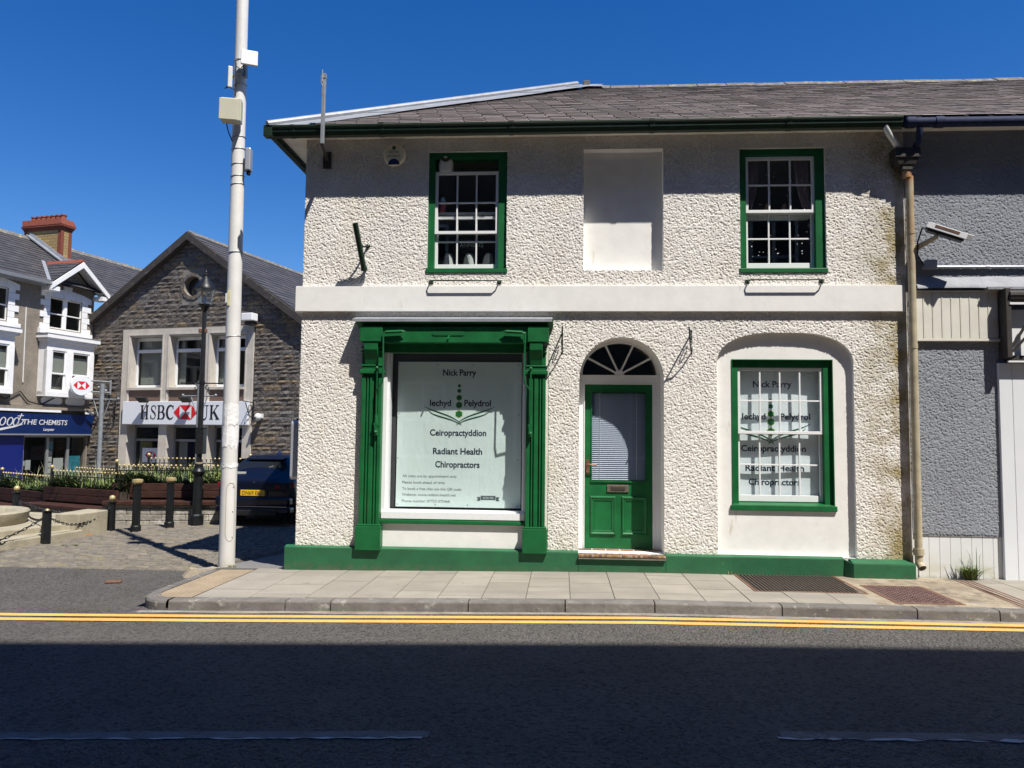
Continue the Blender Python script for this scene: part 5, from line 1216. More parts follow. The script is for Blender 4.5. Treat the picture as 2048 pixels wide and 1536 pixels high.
# ------------------------------------------------------------------ bank and chemist at the far side of the square
OC = V((-12.8815, 15.9547, 0)); AB = R(-12.8); GZ = -1.2
K_ = thing('stone_bank', 'gabled brown stone bank building with pale stone window surround', 'building', OC, AB)
gab = [(-.35, GZ), (8.15, GZ), (8.15, 5.30), (3.87, 8.10), (-.35, 5.28)]
big = rect(1.30, 6.43, GZ, 5.05); rw = [(3.98+.335*cos(R(a)), 6.44+.335*sin(R(a))) for a in range(0, 360, 15)]
g = MB(); holed(g, gab, [big, rw], .06, [.0, .30]); 
g.poly([(8.15, .06, GZ), (8.15, 14, GZ), (8.15, 14, 5.3), (8.15, .06, 5.3)]); g.poly([(-.35, 14, GZ), (-.35, .06, GZ), (-.35, .06, 5.28), (-.35, 14, 5.28)]); wallb = g.build('wall', m_mortar, K_)
g = MB(); z = 0.2; rnd = random.Random(3)
def stone(g, x0, x1, z0, z1, y):
    nx = 3 if x1-x0 > .3 else 2; P = []; 
    for j in range(3):
        for i in range(nx+1):
            u_ = i/nx; v_ = j/2; edge = i in (0, nx) or j in (0, 2)
            P.append((x0+(x1-x0)*u_, y-(.012 if edge else rnd.uniform(.018, .05)), z0+(z1-z0)*v_))
    n = g.pts(P); W1 = nx+1
    for j in range(2):
        for i in range(nx): a = n+j*W1+i; g.face((a, a+1, a+W1+1)); g.face((a, a+W1+1, a+W1))
    b = g.pts([(x0, y+.03, z0), (x1, y+.03, z0), (x1, y+.03, z1), (x0, y+.03, z1)]); top = n+2*W1
    g.face((b, b+1)+tuple(range(n+nx, n-1, -1))); g.face(tuple(range(top, top+nx+1))+(b+2, b+3)); g.face((n, top, b+3, b) if nx == 0 else (b, n, n+W1, top, b+3)); g.face((b+1, b+2, top+nx, n+W1+nx, n+nx))
while z < 8.0:
    h = rnd.choice([.11, .13, .15, .17, .2]); zc = z+h
    if zc > 5.28: fr = (8.10-zc)/(8.10-5.28); xl, xr = 3.87-4.22*fr, 3.87+4.28*fr
    else: xl, xr = -.35, 8.15
    x = xl
    while x < xr-.03:
        wd = rnd.uniform(.18, .62); xa, xb = x+.008, min(x+wd, xr)-.008; x += wd
        if z < 5.06 and z+h > GZ:
            if xa < 1.30 < xb: xb = 1.292
            if xa < 6.43 < xb: xa = 6.438
            if xa >= 1.29 and xb <= 6.44: continue
        mx, mz = (xa+xb)/2, z+h/2
        if xa < 3.98+.40 and xb > 3.98-.40 and z < 6.44+.40 and z+h > 6.44-.40:
            if xa < 3.98-.42: xb = min(xb, 3.98-.39)
            elif xb > 3.98+.42: xa = max(xa, 3.98+.39)
            else: continue
        if xb-xa > .04: stone(g, xa, xb, z+.007, z+h-.007, .06)
    z += h
g.build('stonework', m_stone, wallb)
g = MB()                                                     # ring of voussoirs round the oculus
for a in range(0, 360, 24):
    q = [(3.98+r_2*cos(R(b_)), 6.44+r_2*sin(R(b_))) for r_2, b_ in ((.335, a+1), (.335, a+12), (.335, a+23), (.45, a+23), (.45, a+12), (.45, a+1))]
    g.prism([(x, .03, zz_) for x, zz_ in q], (0, .05, 0))
g.build('oculus_ring', m_stone, wallb)
g = MB(); n = g.pts([(3.98+.336*cos(R(a)), yy_, 6.44+.336*sin(R(a))) for a in range(0, 361, 15) for yy_ in (.055, .29)])
for i in range(24): g.face((n+2*i, n+2*i+1, n+2*i+3, n+2*i+2))
g.build('oculus_reveal', m_bwhite, wallb)
g = MB(); g.poly([(x, .28, z) for x, z in rw]); g.build('round_window', M('dark_round_glass', (.03, .033, .035), .15), K_)
# pale surround with three bays
xsb = [(1.62, 2.90), (3.22, 4.50), (4.82, 6.12)]
g = MB(); ups = [rect(a, b, 3.08, 4.80) for a, b in xsb]; los = [rect(a, b, GZ+.3, 1.84) for a, b in xsb]; sps = [rect(a, b, 2.40, 3.02) for a, b in xsb]
holed(g, big, ups+los+sps, .0, [.33]*3+[.40]*3+[.03]*3); g.poly([(1.30, 0, GZ), (1.30, .08, GZ), (1.30, .08, 5.05), (1.30, 0, 5.05)][::-1]); g.poly([(6.43, 0, GZ), (6.43, .08, GZ), (6.43, .08, 5.05), (6.43, 0, 5.05)]); g.poly([(1.3, 0, 5.05), (6.43, 0, 5.05), (6.43, .08, 5.05), (1.3, .08, 5.05)])
for a, b in xsb:                                             # raised fillet round each upper bay
    g.box(a-.07, a-.03, -.02, 0, 2.4, 4.86); g.box(b+.03, b+.07, -.02, 0, 2.4, 4.86); g.box(a-.07, b+.07, -.021, 0, 4.84, 4.88); g.box(a-.03, b+.03, -.05, .05, 3.0, 3.08)
g.build('window_surround', m_conc, K_)
g = MB()
for a, b in xsb: panel(g, rect(a, b, 2.40, 3.02), .03)
g.build('spandrel_panel', m_span, K_)
g = MB()
for a, b in xsb: room(g, a-.1, b+.1, .42, 2.2, 2.9, 5.0)
for a, b in xsb: room(g, a-.1, b+.1, .46, 2.2, GZ+.2, 1.95)
g.build('interior', m_room, K_)
for i, (a, b) in enumerate(xsb):
    g = MB(); 
    for q in ((a, a+.07, 3.12, 4.78), (b-.07, b, 3.12, 4.78)): g.box(q[0], q[1], .30, .36, q[2], q[3])
    g.box(a, b, .30, .36, 3.10, 3.18); g.box(a, b, .29, .37, 4.28, 4.39); g.box(a, b, .30, .36, 4.68, 4.79); wn = g.build('window', m_wpaint, K_, bev=.006)
    g = MB(); panel(g, rect(a+.05, b-.05, 3.15, 4.72), .33); g.build('pane', m_glassd, wn)
    if i == 0:
        g = MB(); panel(g, rect(a+.08, b-.25, 3.16, 4.72), .44)
        for zz_ in [3.16+.075*k for k in range(11)]: g.box(a+.06, b-.26, .435, .442, zz_, zz_+.012)
        g.build('blind', m_blind, wn)
    else:
        g = MB(); panel(g, rect(a+.02, a+.30, 3.16, 4.72), .46); panel(g, rect(b-.28, b-.05, 3.16, 4.7), .50); g.build('curtain', m_blind, wn)
    g = MB(); g.box(a, a+.06, .36, .42, GZ+.3, 1.84); g.box(b-.06, b, .36, .42, GZ+.3, 1.84); g.box(a, b, .36, .42, 1.30, 1.38); g.box(a, b, .36, .42, 1.76, 1.84); wn = g.build('window', m_alum, K_, bev=.006)
    g = MB(); panel(g, rect(a+.05, b-.05, GZ+.3, 1.8), .39); g.build('pane', m_glassd, wn)
    g = MB(); panel(g, rect(a+.06, a+.40, GZ+.3, 1.29), .55); g.build('inner_panel', m_blind, wn)
g = MB()                                                     # roof
for sg, xe, ze in ((1, 8.42, 5.16), (-1, -.62, 5.12)):
    ap = V((3.87, 0, 8.22)); e = V((xe, 0, ze)); Ls = (ap-e).length; evv = (ap-e)/Ls
    if sg > 0: slates(g, e+V((0, -.12, 0)), (0, 1, 0), evv, 14, Ls, .5, .27, th=.014)
    else: slates(g, e+V((0, 13.9, 0)), (0, -1, 0), evv, 14, Ls, .5, .27, th=.014)
    g.poly([e+V((0, -.12, -.02)), e+V((0, 14, -.02)), ap+V((0, 14, -.02)), ap+V((0, -.12, -.02))])
rf = g.build('roof', m_slate2, K_)
g = MB(); y = -.1
while y < 13.5: g.prism([(3.67, y, 8.13), (3.87, y, 8.29), (4.07, y, 8.13), (3.87, y, 8.22)], (0, .44, 0)); y += .45
g.build('ridge_tile', m_ridge, rf)
g = MB()
for xe, ze in ((8.46, 5.08), (-.66, 5.04)):
    d = V((xe-3.87, 0, ze-8.20)); nx_ = V((d.z, 0, -d.x)).normalized(); nx_ = nx_ if nx_.z > 0 else -nx_
    a, b = V((3.87, -.20, 8.20)), V((xe, -.20, ze)); a0 = a-V((0, 0, .24)); b0 = b-V((0, 0, .24)); g.prism([a+V((0, 0, .04)), b+V((0, 0, .04)), b0, a0], (0, .22, 0))
g.build('verge_board', m_verge, rf, bev=.01)
# bank signs and wall fittings
def hexlogo(t, X, Z, h, y, white=True):
    r_, u_ = (1, 0, 0), (0, 0, 1); a = h/2; rd, wh = MB(), MB(); O_ = (X, y, Z)
    wh.flat([(-a, -a), (a, -a), (a, a), (-a, a)], r_, u_, O_); O2 = (X, y-.004, Z)
    for q in ([(-a, a), (0, 0), (a, a)], [(-a, -a), (a, -a), (0, 0)], [(a, a), (a, -a), (2*a, 0)][::-1], [(-a, a), (-2*a, 0), (-a, -a)]): rd.flat(q, r_, u_, O2)
    rd.build('emblem', m_hred, t); wh.build('emblem_ground', m_hwhite, t)
def serif(g, ch, X, Z, h, w_, y):
    r_, u_, O_ = (1, 0, 0), (0, 0, 1), (X, y, Z); q = lambda a, b, c, d: g.flat([(a*w_, c*h), (b*w_, c*h), (b*w_, d*h), (a*w_, d*h)], r_, u_, O_)
    rb = lambda P, Wd: g.ribbon([(a*w_, b*h) for a, b in P], Wd, r_, u_, O_); s_ = .05
    def stem(a, b, wide=.09): q(a, b, 0, 1); q(a-wide, b+wide, 0, s_); q(a-wide, b+wide, 1-s_, 1)
    tk = .20*w_
    if ch == 'H': stem(.12, .32); stem(.68, .88); q(.32, .68, .47, .53)
    if ch == 'U': q(.10, .30, .28, 1); q(0, .42, 1-s_, 1); q(.72, .80, .28, 1); q(.58, .95, 1-s_, 1); rb([(.20+.0*i, .28) if i == 0 else (.48-.28*cos(pi*i/14), .28-.29*sin(pi*i/14)) for i in range(15)], [tk*(1-.6*i/14) for i in range(15)])
    if ch == 'K': stem(.10, .30); rb([(.30, .42), (.80, .98)], tk*.4); q(.62, .95, 1-s_, 1); rb([(.42, .56), (.86, .02)], tk*1.0); q(.62, 1.02, 0, s_)
    if ch == 'B': q(.10, .30, 0, 1); q(0, .55, 0, s_); q(0, .52, 1-s_, 1); q(.3, .55, .48, .53); rb([(.50+.24*sin(pi*i/12), .76+.215*cos(pi*i/12)) for i in range(13)], [h*.05+tk*.75*sin(pi*i/12) for i in range(13)]); rb([(.52+.30*sin(pi*i/12), .265+.24*cos(pi*i/12)) for i in range(13)], [h*.05+tk*.85*sin(pi*i/12) for i in range(13)])
    if ch == 'C': rb([(.52+.42*cos(R(40+280*i/24)), .5+.48*sin(R(40+280*i/24))) for i in range(25)], [h*.05+tk*.9*max(0, sin(pi*i/24))**1.5 for i in range(25)]); q(.78, .86, .70, .99)
    if ch == 'S': rb([(.86, .74), (.80, .90), (.62, .97), (.45, .97), (.26, .90), (.22, .76), (.32, .63), (.52, .53), (.72, .43), (.82, .28), (.76, .11), (.58, .03), (.40, .03), (.22, .10), (.12, .30)], [h*.05, h*.05, h*.05, h*.06, tk*.6, tk*.8, tk*.95, tk, tk*.95, tk*.8, tk*.6, h*.06, h*.05, h*.05, h*.05]); q(.80, .87, .68, .98); q(.10, .17, .02, .32)
t = thing('bank_sign', 'long white fascia sign with black serif letters and red hexagon on the bank', 'shop sign', (OC+Matrix.Rotation(AB, 3, 'Z') @ V((3.97, -.06, 1.87))), AB)
g = MB(); g.box(-2.45, 2.40, -.06, .06, -.015, .745); g.build('panel', m_hwhite, t, bev=.01)
X2 = lambda px: (px-247)/(500-247)*4.94-2.47          # sign pixels to metres (photograph rows 803-848)
fx = lambda px: -2.42+(px-247)*.01935+(px-247)**2*.0000015
g = MB(); 
for ch, a, b in (('H', 283, 301), ('S', 303, 317), ('B', 318, 335), ('C', 336, 353), ('U', 402, 420), ('K', 421, 440)): serif(g, ch, fx(a), .16, .46, fx(b)-fx(a), -.068)
g.build('lettering', m_hblack, t); hexlogo(t, fx(374.5), .39, .46, -.066)
for px, lab in ((298, 'black floodlight over the first letters of the bank sign'), (384, 'black floodlight over the middle of the bank sign beside the lamp post')):
    t = thing('sign_floodlight', lab, 'floodlight', (OC+Matrix.Rotation(AB, 3, 'Z') @ V((3.97+fx(px), -.10, 2.62))), AB, 'floodlights over the bank sign')
    g = MB(); g.prism([(-.19, -.42, .10), (.19, -.42, .10), (.15, -.25, -.06), (-.15, -.25, -.06)], (0, .12, .03)); g.build('lamp_head', m_black, t, bev=.01)
    g = MB(); g.bar((0, .1, 0), (0, -.28, .03), .04, .03); g.build('arm', m_black, t)
for lx, lab in ((1.12, 'dark iron basket bracket on the bank wall left of its sign'), (6.52, 'dark iron basket bracket on the bank wall right of its sign')):
    t = thing('basket_bracket', lab, 'basket bracket', (OC+Matrix.Rotation(AB, 3, 'Z') @ V((lx, -.02, 2.35))), AB, 'iron brackets on the bank')
    g = MB(); g.box(-.02, .02, -.02, 0, -.35, .30); g.build('back_plate', m_black, t); g = MB(); g.tube([(0, 0, .22), (0, -.55, .25)], .016, 6); g.tube([(0, 0, -.3), (0, -.2, -.2), (0, -.42, .2)], .014, 6); g.tube([(0, -.18+.09*cos(R(a)), .05+.09*sin(R(a))) for a in range(0, 331, 30)], .012, 6); g.build('scroll_arm', m_black, t)
t = thing('round_bank_sign', 'round white projecting sign with red hexagon at the corner of bank and chemist', 'sign', (OC+Matrix.Rotation(AB, 3, 'Z') @ V((.62, -1.0, 3.10))), AB+R(-15))
g = MB(); g.lathe([(.32, -.06), (.335, -.04), (.335, .04), (.32, .06)], 36, (0, 0, 0), Matrix.Rotation(pi/2, 3, 'Y')); dsc = g.build('disc', m_hwhite, t, smooth=True)
rd, wh = MB(), MB(); a = .135
for q, m_ in (([(-a, a), (0, 0), (a, a)], rd), ([(-a, -a), (a, -a), (0, 0)], rd), ([(a, -a), (2*a, 0), (a, a)], rd), ([(-a, a), (-2*a, 0), (-a, -a)], rd)): m_.flat(q, (0, 1, 0), (0, 0, 1), (.0625, 0, 0))
rd.build('emblem', m_hred, t)
g = MB(); g.tube([(0, .36, -.18), (0, 1.02, -.18)], .025, 8); g.tube([(0, .36, .18), (0, 1.02, .18)], .025, 8); g.box(-.03, .03, .99, 1.03, -.25, .25); g.build('bracket', m_galv, t)
t = thing('dome_camera', 'small white dome security camera on the bank stonework', 'security camera', (OC+Matrix.Rotation(AB, 3, 'Z') @ V((6.80, -.02, 2.06))), AB)
g = MB(); g.box(-.06, .06, -.06, .06, .02, .16); g.ball((0, -.15, .05), .12, 14); g.build('housing', m_pvc, t, smooth=True); g = MB(); g.ball((-.04, -.25, .02), .045, 10); g.build('lens', m_hblack, t, smooth=True)
t = thing('wall_floodlight', 'white box floodlight over the window surround of the bank', 'floodlight', (OC+Matrix.Rotation(AB, 3, 'Z') @ V((6.40, -.05, 5.18))), AB)
MB().box(-.20, .20, -.32, .0, -.02, .22).build('case', m_bwhite, t, bev=.02); MB().box(-.14, .14, -.2, .05, -.14, -.02).build('mount', m_hop, t)
t = thing('window_card', 'white card with a red hexagon standing in the lower left bank window', 'sign card', (OC+Matrix.Rotation(AB, 3, 'Z') @ V((2.33, .34, .83))), AB)
MB().box(-.34, .34, 0, .02, -.24, .24).build('card', m_hwhite, t); hexlogo(t, 0, 0, .22, -.004)
t = OC+Matrix.Rotation(AB, 3, 'Z') @ V((2.05, .46, 1.02)); o = MB().box(-.22, .22, 0, .01, 0, .26).build('window_notice', m_notey); o.location = t; o.rotation_euler = (0, 0, AB); tag(o, 'small yellow notice inside the lower left bank window', 'notice')

AC = R(77.2)
H = thing('chemist_building', 'grey brown rendered chemist shop with white window quoins and navy fascia', 'building', OC, AC)
g = MB(); whole = rect(-10, -.0, GZ, 6.30); shopo = rect(-3.0, -.06, GZ, 1.50); up1 = rect(-1.78, -.50, 4.90, 6.0); up0 = rect(-4.6, -3.3, 4.90, 6.0)
holed(g, rect(-10, 0, GZ, 6.30), [shopo, rect(-1.78, -.48, 4.93, 5.94), rect(-4.6, -3.22, 4.93, 5.94)], 0, [.6, .12, .12])
g.poly([(-2.02, -.004, 6.30), (.0, -.004, 6.30), (-.95, -.004, 7.1)]); g.poly([(-10, 0, GZ), (-10, 8, GZ), (-10, 8, 6.3), (-10, 0, 6.3)][::-1]); g.build('wall', m_boots, H)
g = MB(); room(g, -2.3, -.2, .14, 1.6, 4.8, 6.1); room(g, -5, -3.1, .14, 1.6, 4.8, 6.1); g.build('interior', m_room, H)
def quoined(xa, xb, tag_):
    g = MB(); z = 4.86; i = 0
    while z < 5.90:
        wd = .36 if i % 2 == 0 else .22
        g.box(xa-wd+.02, xa+.02, -.035, 0, z+.004, min(z+.186, 5.95)); g.box(xb-.02, xb-.02+wd, -.035, 0, z+.004, min(z+.186, 5.95)); z += .19; i += 1
    k = 9; xl_, xr_ = xa-.34, xb+.34
    for i in range(k):
        a = xl_+(xr_-xl_)*i/k; b = xl_+(xr_-xl_)*(i+1)/k; f_ = lambda x: 6.09+.15*(1-((x-(xa+xb)/2)/((xr_-xl_)/2))**2); e_ = lambda x: 5.92+.03*(1-((x-(xa+xb)/2)/((xr_-xl_)/2))**2)
        g.prism([(a+.004, -.045, e_(a)), (b-.004, -.045, e_(b)), (b-.004, -.045, f_(b)), (a+.004, -.045, f_(a))], (0, .045, 0))
    m_ = (xa+xb)/2; g.prism([(m_-.10, -.075, 5.93), (m_+.10, -.075, 5.93), (m_+.16, -.075, 6.36), (m_-.16, -.075, 6.36)], (0, .07, 0))
    g.box(xa-.38, xb+.38, -.10, .05, 4.72, 4.88); g.build('window_surround', m_bwhite, H, bev=.006)
    g = MB(); mid = (xa+xb)/2; g.box(mid-.05, mid+.05, .03, .12, 4.90, 5.94)
    for a, b in ((xa, mid-.05), (mid+.05, xb)): sash(g, a, b, 4.93, 5.42, .06, 1, 1, .035, .03, .045); sash(g, a, b, 5.40, 5.94, .04, 1, 1, .035, .04, .03)
    w_ = g.build('window', m_bwhite, H); g = MB(); panel(g, rect(xa, xb, 4.93, 5.94), .07); g.build('pane', m_glassd, w_)
quoined(-1.78, -.48, 1); quoined(-4.6, -3.22, 0)
def bay(xa, xb):
    g = MB(); d = .34; z0, z1 = 2.74, 4.50; mid = (xa+xb)/2-.06
    g.box(xa-.12, xb+.12, -d-.14, 0, 4.55, 4.68); g.box(xa-.06, xb+.06, -d-.08, 0, 4.45, 4.55); g.box(xa, xb, -d, 0, 4.18, 4.45); g.box(xa, xb, -d-.03, 0, z0-.04, z0+.12)
    for a, b in ((xa, xa+.20), (mid-.11, mid+.13), (xb-.16, xb)): g.box(a, b, -d-.02, -d+.12, z0+.12, 4.18)
    for a, b in ((xa+.20, mid-.11), (mid+.13, xb-.16)): sash(g, a, b, z0+.12, 3.45, -d+.05, 1, 1, .05, .04, .07); sash(g, a, b, 3.42, 4.18, -d+.02, 1, 1, .05, .05, .05)
    g.poly([(xa, -d, z0), (xa, 0, z0), (xa, 0, 4.2), (xa, -d, 4.2)][::-1]); g.poly([(xb, -d, z0), (xb, 0, z0), (xb, 0, 4.2), (xb, -d, 4.2)])
    b_ = g.build('bay_window', m_bwhite, H, bev=.005)
    g = MB(); panel(g, rect(xa+.2, xb-.16, z0+.1, 4.2), -d+.075); g.build('pane', m_glassd, b_)
    g = MB(); panel(g, rect(xa+.2, xb-.16, 3.46, 4.02), -d+.12); g.build('blind', m_blind, b_); g = MB(); panel(g, rect(xa+.02, xb-.02, z0, 4.3), -.004); g.build('backing', m_room, b_)
    g = MB(); g.box(xa-.14, xb+.14, -d-.15, 0, 4.68, 4.70); g.build('lead_roof', m_lead, b_)
bay(-2.08, -.24); bay(-4.95, -3.22)
g = MB()
for a, b in ((-1.92, -1.12), (-1.0, -.22)):
    P = [(a+.08, 2.46), (b-.08, 2.46), (b, 2.52), (b, 2.64), (b-.08, 2.70), (a+.08, 2.70), (a, 2.64), (a, 2.52)]; g.prism([(x, -.03, z) for x, z in P], (0, .03, 0))
g.build('plaster_panel', m_bwhite, H, bev=.01)
g = MB(); g.box(-10, -.02, -.22, 0, 2.27, 2.36); g.box(-10, -.02, -.16, 0, 2.36, 2.41); g.build('ledge', m_boots, H, bev=.01)
g = MB(); g.box(-10, -1.35, -.25, -.2, 2.20, 2.27); g.box(-.35, -.02, -.22, -.19, 2.18, 2.25); g.build('white_trim', m_bwhite, H)
# shop fascia, shop window
g = MB(); g.box(-2.9+.7, -.1, .55, .58, GZ, 1.5); g.build('shop_back', m_shop, H)
g = MB()
for x in (-2.42, -1.52, -.73): g.box(x-.045, x+.045, .05, .12, GZ, 1.5)
g.box(-2.95, -.08, .05, .12, 1.40, 1.5); g.box(-2.95, -.08, .03, .12, GZ, GZ+.5); sw = g.build('shop_window', m_alum, H)
g = MB(); panel(g, rect(-2.95, -.08, GZ+.5, 1.42), .085); g.build('pane', m_glassd, sw)
g = MB(); g.box(-10, -2.46, -.03, .06, GZ, 1.49); g.build('side_panel', m_blue2, H)
g = MB(); g.box(-2.36, -1.96, .30, .34, GZ+.2, .95); g.build('door_panel', m_hop, H)
t = thing('chemist_sign', 'navy chemist fascia sign with white script and capitals', 'shop sign', OC+Matrix.Rotation(AC, 3, 'Z') @ V((0, -.14, 1.51)), AC)
g = MB(); g.prism([(-10, -.02, 0), (-10, -.12, .63), (-10, .12, .63), (-10, .12, 0)], (9.97, 0, 0)); g.build('panel', m_blue, t)
g = MB(); g.box(-10, -.03, -.04, .1, -.045, .0); g.build('bottom_trim', m_alum, t)
g = MB(); uu = V((0, -.1, .63)).normalized(); Of = lambda x, z: (x, -.024-z*.1/.63, z)
g.text('THE', Of(-2.46, .29), (1, 0, 0), uu, .50, .165, 'C', .012); g.text('CHEMISTS', Of(-1.60, .29), (1, 0, 0), uu, 1.06, .165, 'C', .012); g.text('Lampeter', Of(-1.72, .10), (1, 0, 0), uu, .40, .09, 'C', .02); g.build('lettering', m_bwhite, t)
g = MB(); O_ = Of(-3.25, .24)
for cx_ in (-.12, .12, .32): g.ribbon([(cx_+.05*.3*sin(R(a))+.085*cos(R(a)), .13+.12*sin(R(a))) for a in range(0, 361, 20)], [.022+.02*abs(cos(R(a))) for a in range(0, 361, 20)], (1, 0, 0), uu, O_)
g.ribbon([(.36, .02), (.42, .20), (.47, .38)], .035, (1, 0, 0), uu, O_); g.ribbon([(.34, .30), (.55, .32)], .022, (1, 0, 0), uu, O_); g.ribbon([(.50, .20), (.57, .16), (.52, .08), (.42, .02)], .035, (1, 0, 0), uu, O_)
g.ribbon([(-.5, -.18), (-.1, -.10), (.3, -.02), (.56, .05)], [.08, .07, .05, .02], (1, 0, 0), uu, O_); g.build('script_logo', m_bwhite, t)
# posters in the shop window
def poster(x0, x1, z0, z1, mt, lab, y=.16):
    g = MB(); g.box(x0, x1, 0, .006, z0, z1); o = g.build('window_poster', mt); o.location = OC+Matrix.Rotation(AC, 3, 'Z') @ V((0, y, 0)); o.rotation_euler = (0, 0, AC); tag(o, lab, 'poster', 'posters in the chemist window')
poster(-1.50, -1.22, 1.0, 1.26, m_post1, 'blue opening hours board at the top of the chemist window strip')
for i in range(6): poster(-1.52, -1.24, .80-.19*i, .96-.19*i, m_paper, 'white notice strip in the chemist window, '+['topmost', 'second', 'third', 'fourth', 'fifth', 'lowest'][i]+' below the blue board')
poster(-1.18, -.80, .1, .72, m_paper, 'pale poster with a light sheet in the middle chemist pane'); poster(-.66, -.12, -.1, .78, m_post1, 'large cyan poster in the right hand chemist pane'); poster(-1.20, -.80, -.35, .08, m_post1, 'cyan poster low in the middle chemist pane')
poster(-2.33, -2.22, .5, .66, m_paper, 'small white notice on the dark chemist door'); poster(-2.20, -2.02, .38, .68, m_paper, 'larger white notice on the dark chemist door')
# roof of the chemist
RYc, RZc = 3.0, 8.45; e0 = V((0, -.3, 6.36)); Ls = hypot(RYc+.3, RZc-6.36); evc = V((0, (RYc+.3)/Ls, (RZc-6.36)/Ls))
g = MB(); slates(g, V((-10, -.3, 6.36)), (1, 0, 0), evc, 17, Ls, .42, .23, th=.013); g.poly([(-10, -.3, 6.34), (7, -.3, 6.34), (7, RYc, RZc-.02), (-10, RYc, RZc-.02)]); rfc = g.build('roof', m_slate2, H)
g = MB(); x = -10
while x < 7: g.prism([(x, RYc-.18, RZc-.08), (x, RYc, RZc+.09), (x, RYc+.18, RZc-.08), (x, RYc, RZc)], (.45, 0, 0)); x += .46
g.build('ridge_tile', m_ridge, rfc)
g = MB(); g.prism([(-10, -.26, 6.22), (-10, -.40, 6.25), (-10, -.40, 6.36), (-10, -.26, 6.36)], (8.05, 0, 0)); g.box(-10, -2.0, -.28, 0, 6.20, 6.23); g.prism([(.1, -.26, 6.22), (.1, -.40, 6.25), (.1, -.40, 6.36), (.1, -.26, 6.36)], (6, 0, 0)); g.build('gutter', m_alum, H)
# little front gable: its own slates, barge boards
gx, gz0, gz1, gyf = -.93, 6.34, 7.24, -.42; hw = 1.12
g = MB(); Lg_ = hypot(hw, gz1-gz0)
slates(g, (gx-hw-.02, 1.6, gz0), (0, -1, 0), V((hw, 0, gz1-gz0))/Lg_, 2.0, Lg_, .38, .2, th=.013); slates(g, (gx+hw+.02, gyf, gz0), (0, 1, 0), V((-hw, 0, gz1-gz0))/Lg_, 2.0, Lg_, .38, .2, th=.013)
g.poly([(gx-hw, gyf, gz0-.01), (gx, gyf, gz1-.01), (gx, 1.6, gz1-.01), (gx-hw, 1.6, gz0-.01)]); g.poly([(gx+hw, gyf, gz0-.01), (gx+hw, 1.6, gz0-.01), (gx, 1.6, gz1-.01), (gx, gyf, gz1-.01)])
gb = g.build('gable_roof', m_slate2, H)
g = MB()
for sg in (-1, 1): g.prism([(gx, gyf-.03, gz1-.02), (gx+sg*(hw+.04), gyf-.03, gz0-.03), (gx+sg*(hw+.04), gyf-.03, gz0-.20), (gx, gyf-.03, gz1-.21)], (0, .04, 0)); g.poly([(gx, gyf, gz1-.1), (gx+sg*hw, gyf, gz0-.1), (gx+sg*hw, 0, gz0-.1), (gx, 0, gz1-.1)]); g.box(gx+sg*(hw-.10)-.16, gx+sg*(hw-.10)+.16, gyf, 0, gz0-.26, gz0-.12)
g.build('barge_board', m_bwhite, gb)
g = MB(); g.prism([(gx-.12, gyf, gz1-.05), (gx, gyf, gz1+.08), (gx+.12, gyf, gz1-.05)], (0, 2.0, 0)); g.build('ridge_tile', m_redbrick, gb)
g = MB(); g.box(gx-hw-.22, gx-hw-.06, .0, .02, 6.4, 6.42); g.prism([(gx-hw-.10, -.28, 6.40), (gx-hw+.04, -.28, 6.40), (gx-.02, 1.2, 7.33), (gx-.16, 1.2, 7.33)], (0, 0, .02)); g.build('valley_lead', m_lead, gb)
# chimney
ch0, ch1, cy0, cy1, cz0, cz1 = 0.0, .44, 1.6, 3.25, 7.2, 8.72
g = MB(); g.box(ch0, ch1, cy0, cy1, cz0, cz1); chm = g.build('chimney', m_ybrick, rfc)
g = MB(); 
for a, b in ((cy0-.012, cy0+.13), (cy1-.10, cy1+.012)): g.box(ch0-.012, ch0+.0, a, b, cz0, cz1); g.box(ch1, ch1+.012, a, b, cz0, cz1)
g.box(ch0-.012, ch0+.12, cy0-.014, cy0, cz0, cz1); g.box(ch1-.12, ch1+.012, cy0-.014, cy0, cz0, cz1)
for i in range(3): g.box(ch0-.03-.03*i, ch1+.03+.03*i, cy0-.03-.03*i, cy1+.03+.03*i, cz1+.06*i, cz1+.06*(i+1)-.004)
g.prism([(ch0-.10, cy0-.10, cz1+.18), (ch1+.10, cy0-.10, cz1+.18), (ch1+.05, cy0-.02, cz1+.40), (ch0-.05, cy0-.02, cz1+.40)], (0, cy1-cy0+.12, 0)); g.build('brick_cap', m_redbrick, chm)
for i in range(7):
    y = cy0+.16+(cy1-cy0-.32)*i/6; g = MB(); g.lathe([(.10, 0), (.09, .16), (.11, .17), (.11, .21), (.08, .215)], 12, ((ch0+ch1)/2, y, cz1+.38)); g.build('chimney_pot', m_pot, chm, smooth=True)
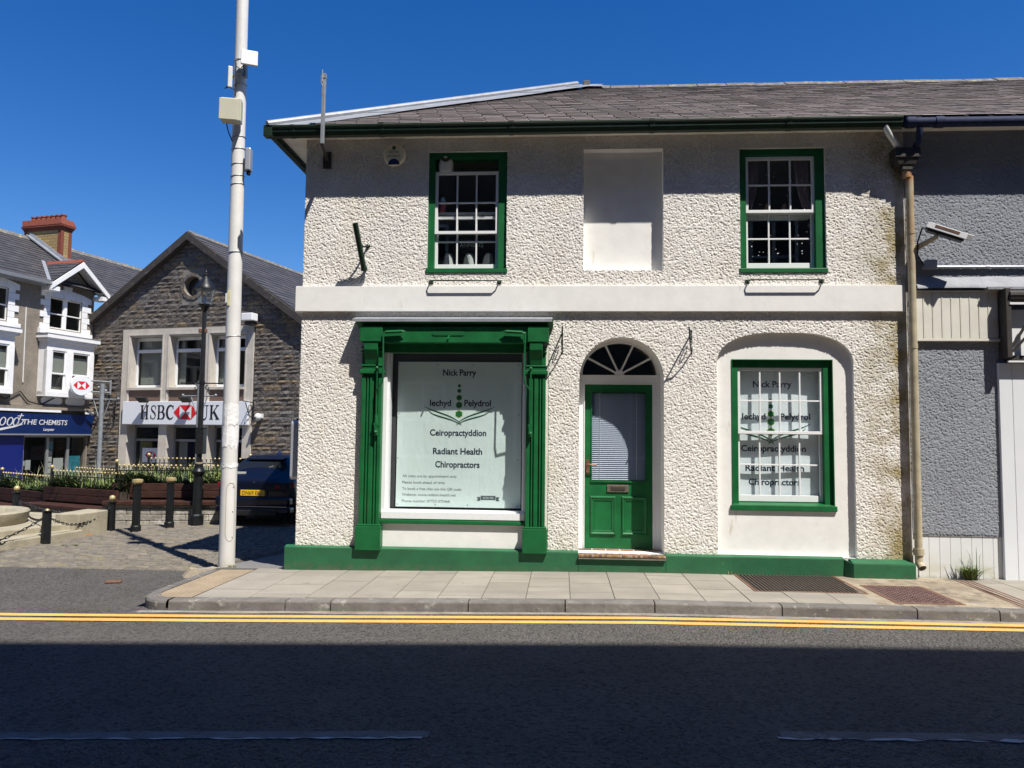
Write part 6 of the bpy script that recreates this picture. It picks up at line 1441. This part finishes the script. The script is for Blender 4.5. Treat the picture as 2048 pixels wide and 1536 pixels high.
g = MB(); g.prism([(ch0-.16, cy0-.2, 7.52), (ch0-.0, cy0-.2, 7.52), (ch0-.0, RYc, 8.54), (ch0-.16, RYc, 8.54)], (0, 0, .05)); g.prism([(ch0-.02, cy0-.2, 7.52), (ch0, cy0-.2, 7.70), (ch0, RYc, 8.72), (ch0-.02, RYc, 8.54)], (-.02, 0, 0)); g.box(ch0-.05, ch1+.05, cy0-.24, cy0, 7.42, 7.68); g.build('flashing', m_lead, chm)
# wires on the chemist wall
g = MB(); g.tube([(-2.62, -.02, 5.45), (-2.60, -.02, 3.1)], .018, 6); tag(g.build('wall_wire', m_pvc), 'pale straight cable running down the chemist wall between the windows', 'cable'); bpy.data.objects['wall_wire'].location = OC; bpy.data.objects['wall_wire'].rotation_euler = (0, 0, AC)
g = MB(); g.tube([(-3.6, -.05, 2.75), (-3.2, -.05, 2.55), (-2.7, -.05, 2.82), (-2.4, -.05, 2.52), (-1.95, -.06, 2.42), (-1.5, -.08, 2.66)], .02, 6); o = g.build('festoon_cable', m_cable, smooth=True); o.location = OC; o.rotation_euler = (0, 0, AC); tag(o, 'black looping cable slung along the chemist wall above the fascia', 'cable')

# ------------------------------------------------------------------ the tall building across the road that shades it (behind the viewer)
T = thing('town_building', 'tall grey stone building across the road, behind the viewpoint', 'building')
g = MB(); YO = -10.25; HO = 16.2
wins = [rect(x, x+1.2, z, z+2.0) for x in range(-16, 30, 3) for z in (1.0, 5.2, 9.2, 13.0)]
g.box(-18, 32, YO-8, YO, -.2, HO); g.build('wall', m_opp, T)
T.rotation_euler = (0, 0, R(2.7)); T.location = V((5.5, YO, 0))-Matrix.Rotation(R(2.7), 3, 'Z') @ V((5.5, YO, 0))
for i, wq in enumerate(wins):
    (xa, za), (xb, zb) = wq[0], wq[2]
    g = MB(); g.box(xa, xa+.08, YO, YO+.05, za, zb); g.box(xb-.08, xb, YO, YO+.05, za, zb); g.box(xa, xb, YO, YO+.05, za, za+.1); g.box(xa, xb, YO, YO+.05, zb-.08, zb); g.box((xa+xb)/2-.04, (xa+xb)/2+.04, YO, YO+.045, za, zb); g.box(xa, xb, YO, YO+.048, (za+zb)/2-.03, (za+zb)/2+.03)
    wo = g.build('window', m_wpaint, T); g = MB(); g.box(xa+.05, xb-.05, YO, YO+.02, za+.05, zb-.05); g.build('pane', m_shop, wo)
g = MB(); g.box(-18.3, 32.3, YO-8, YO+.0, HO, HO+.15); g.build('parapet', m_conc, T)
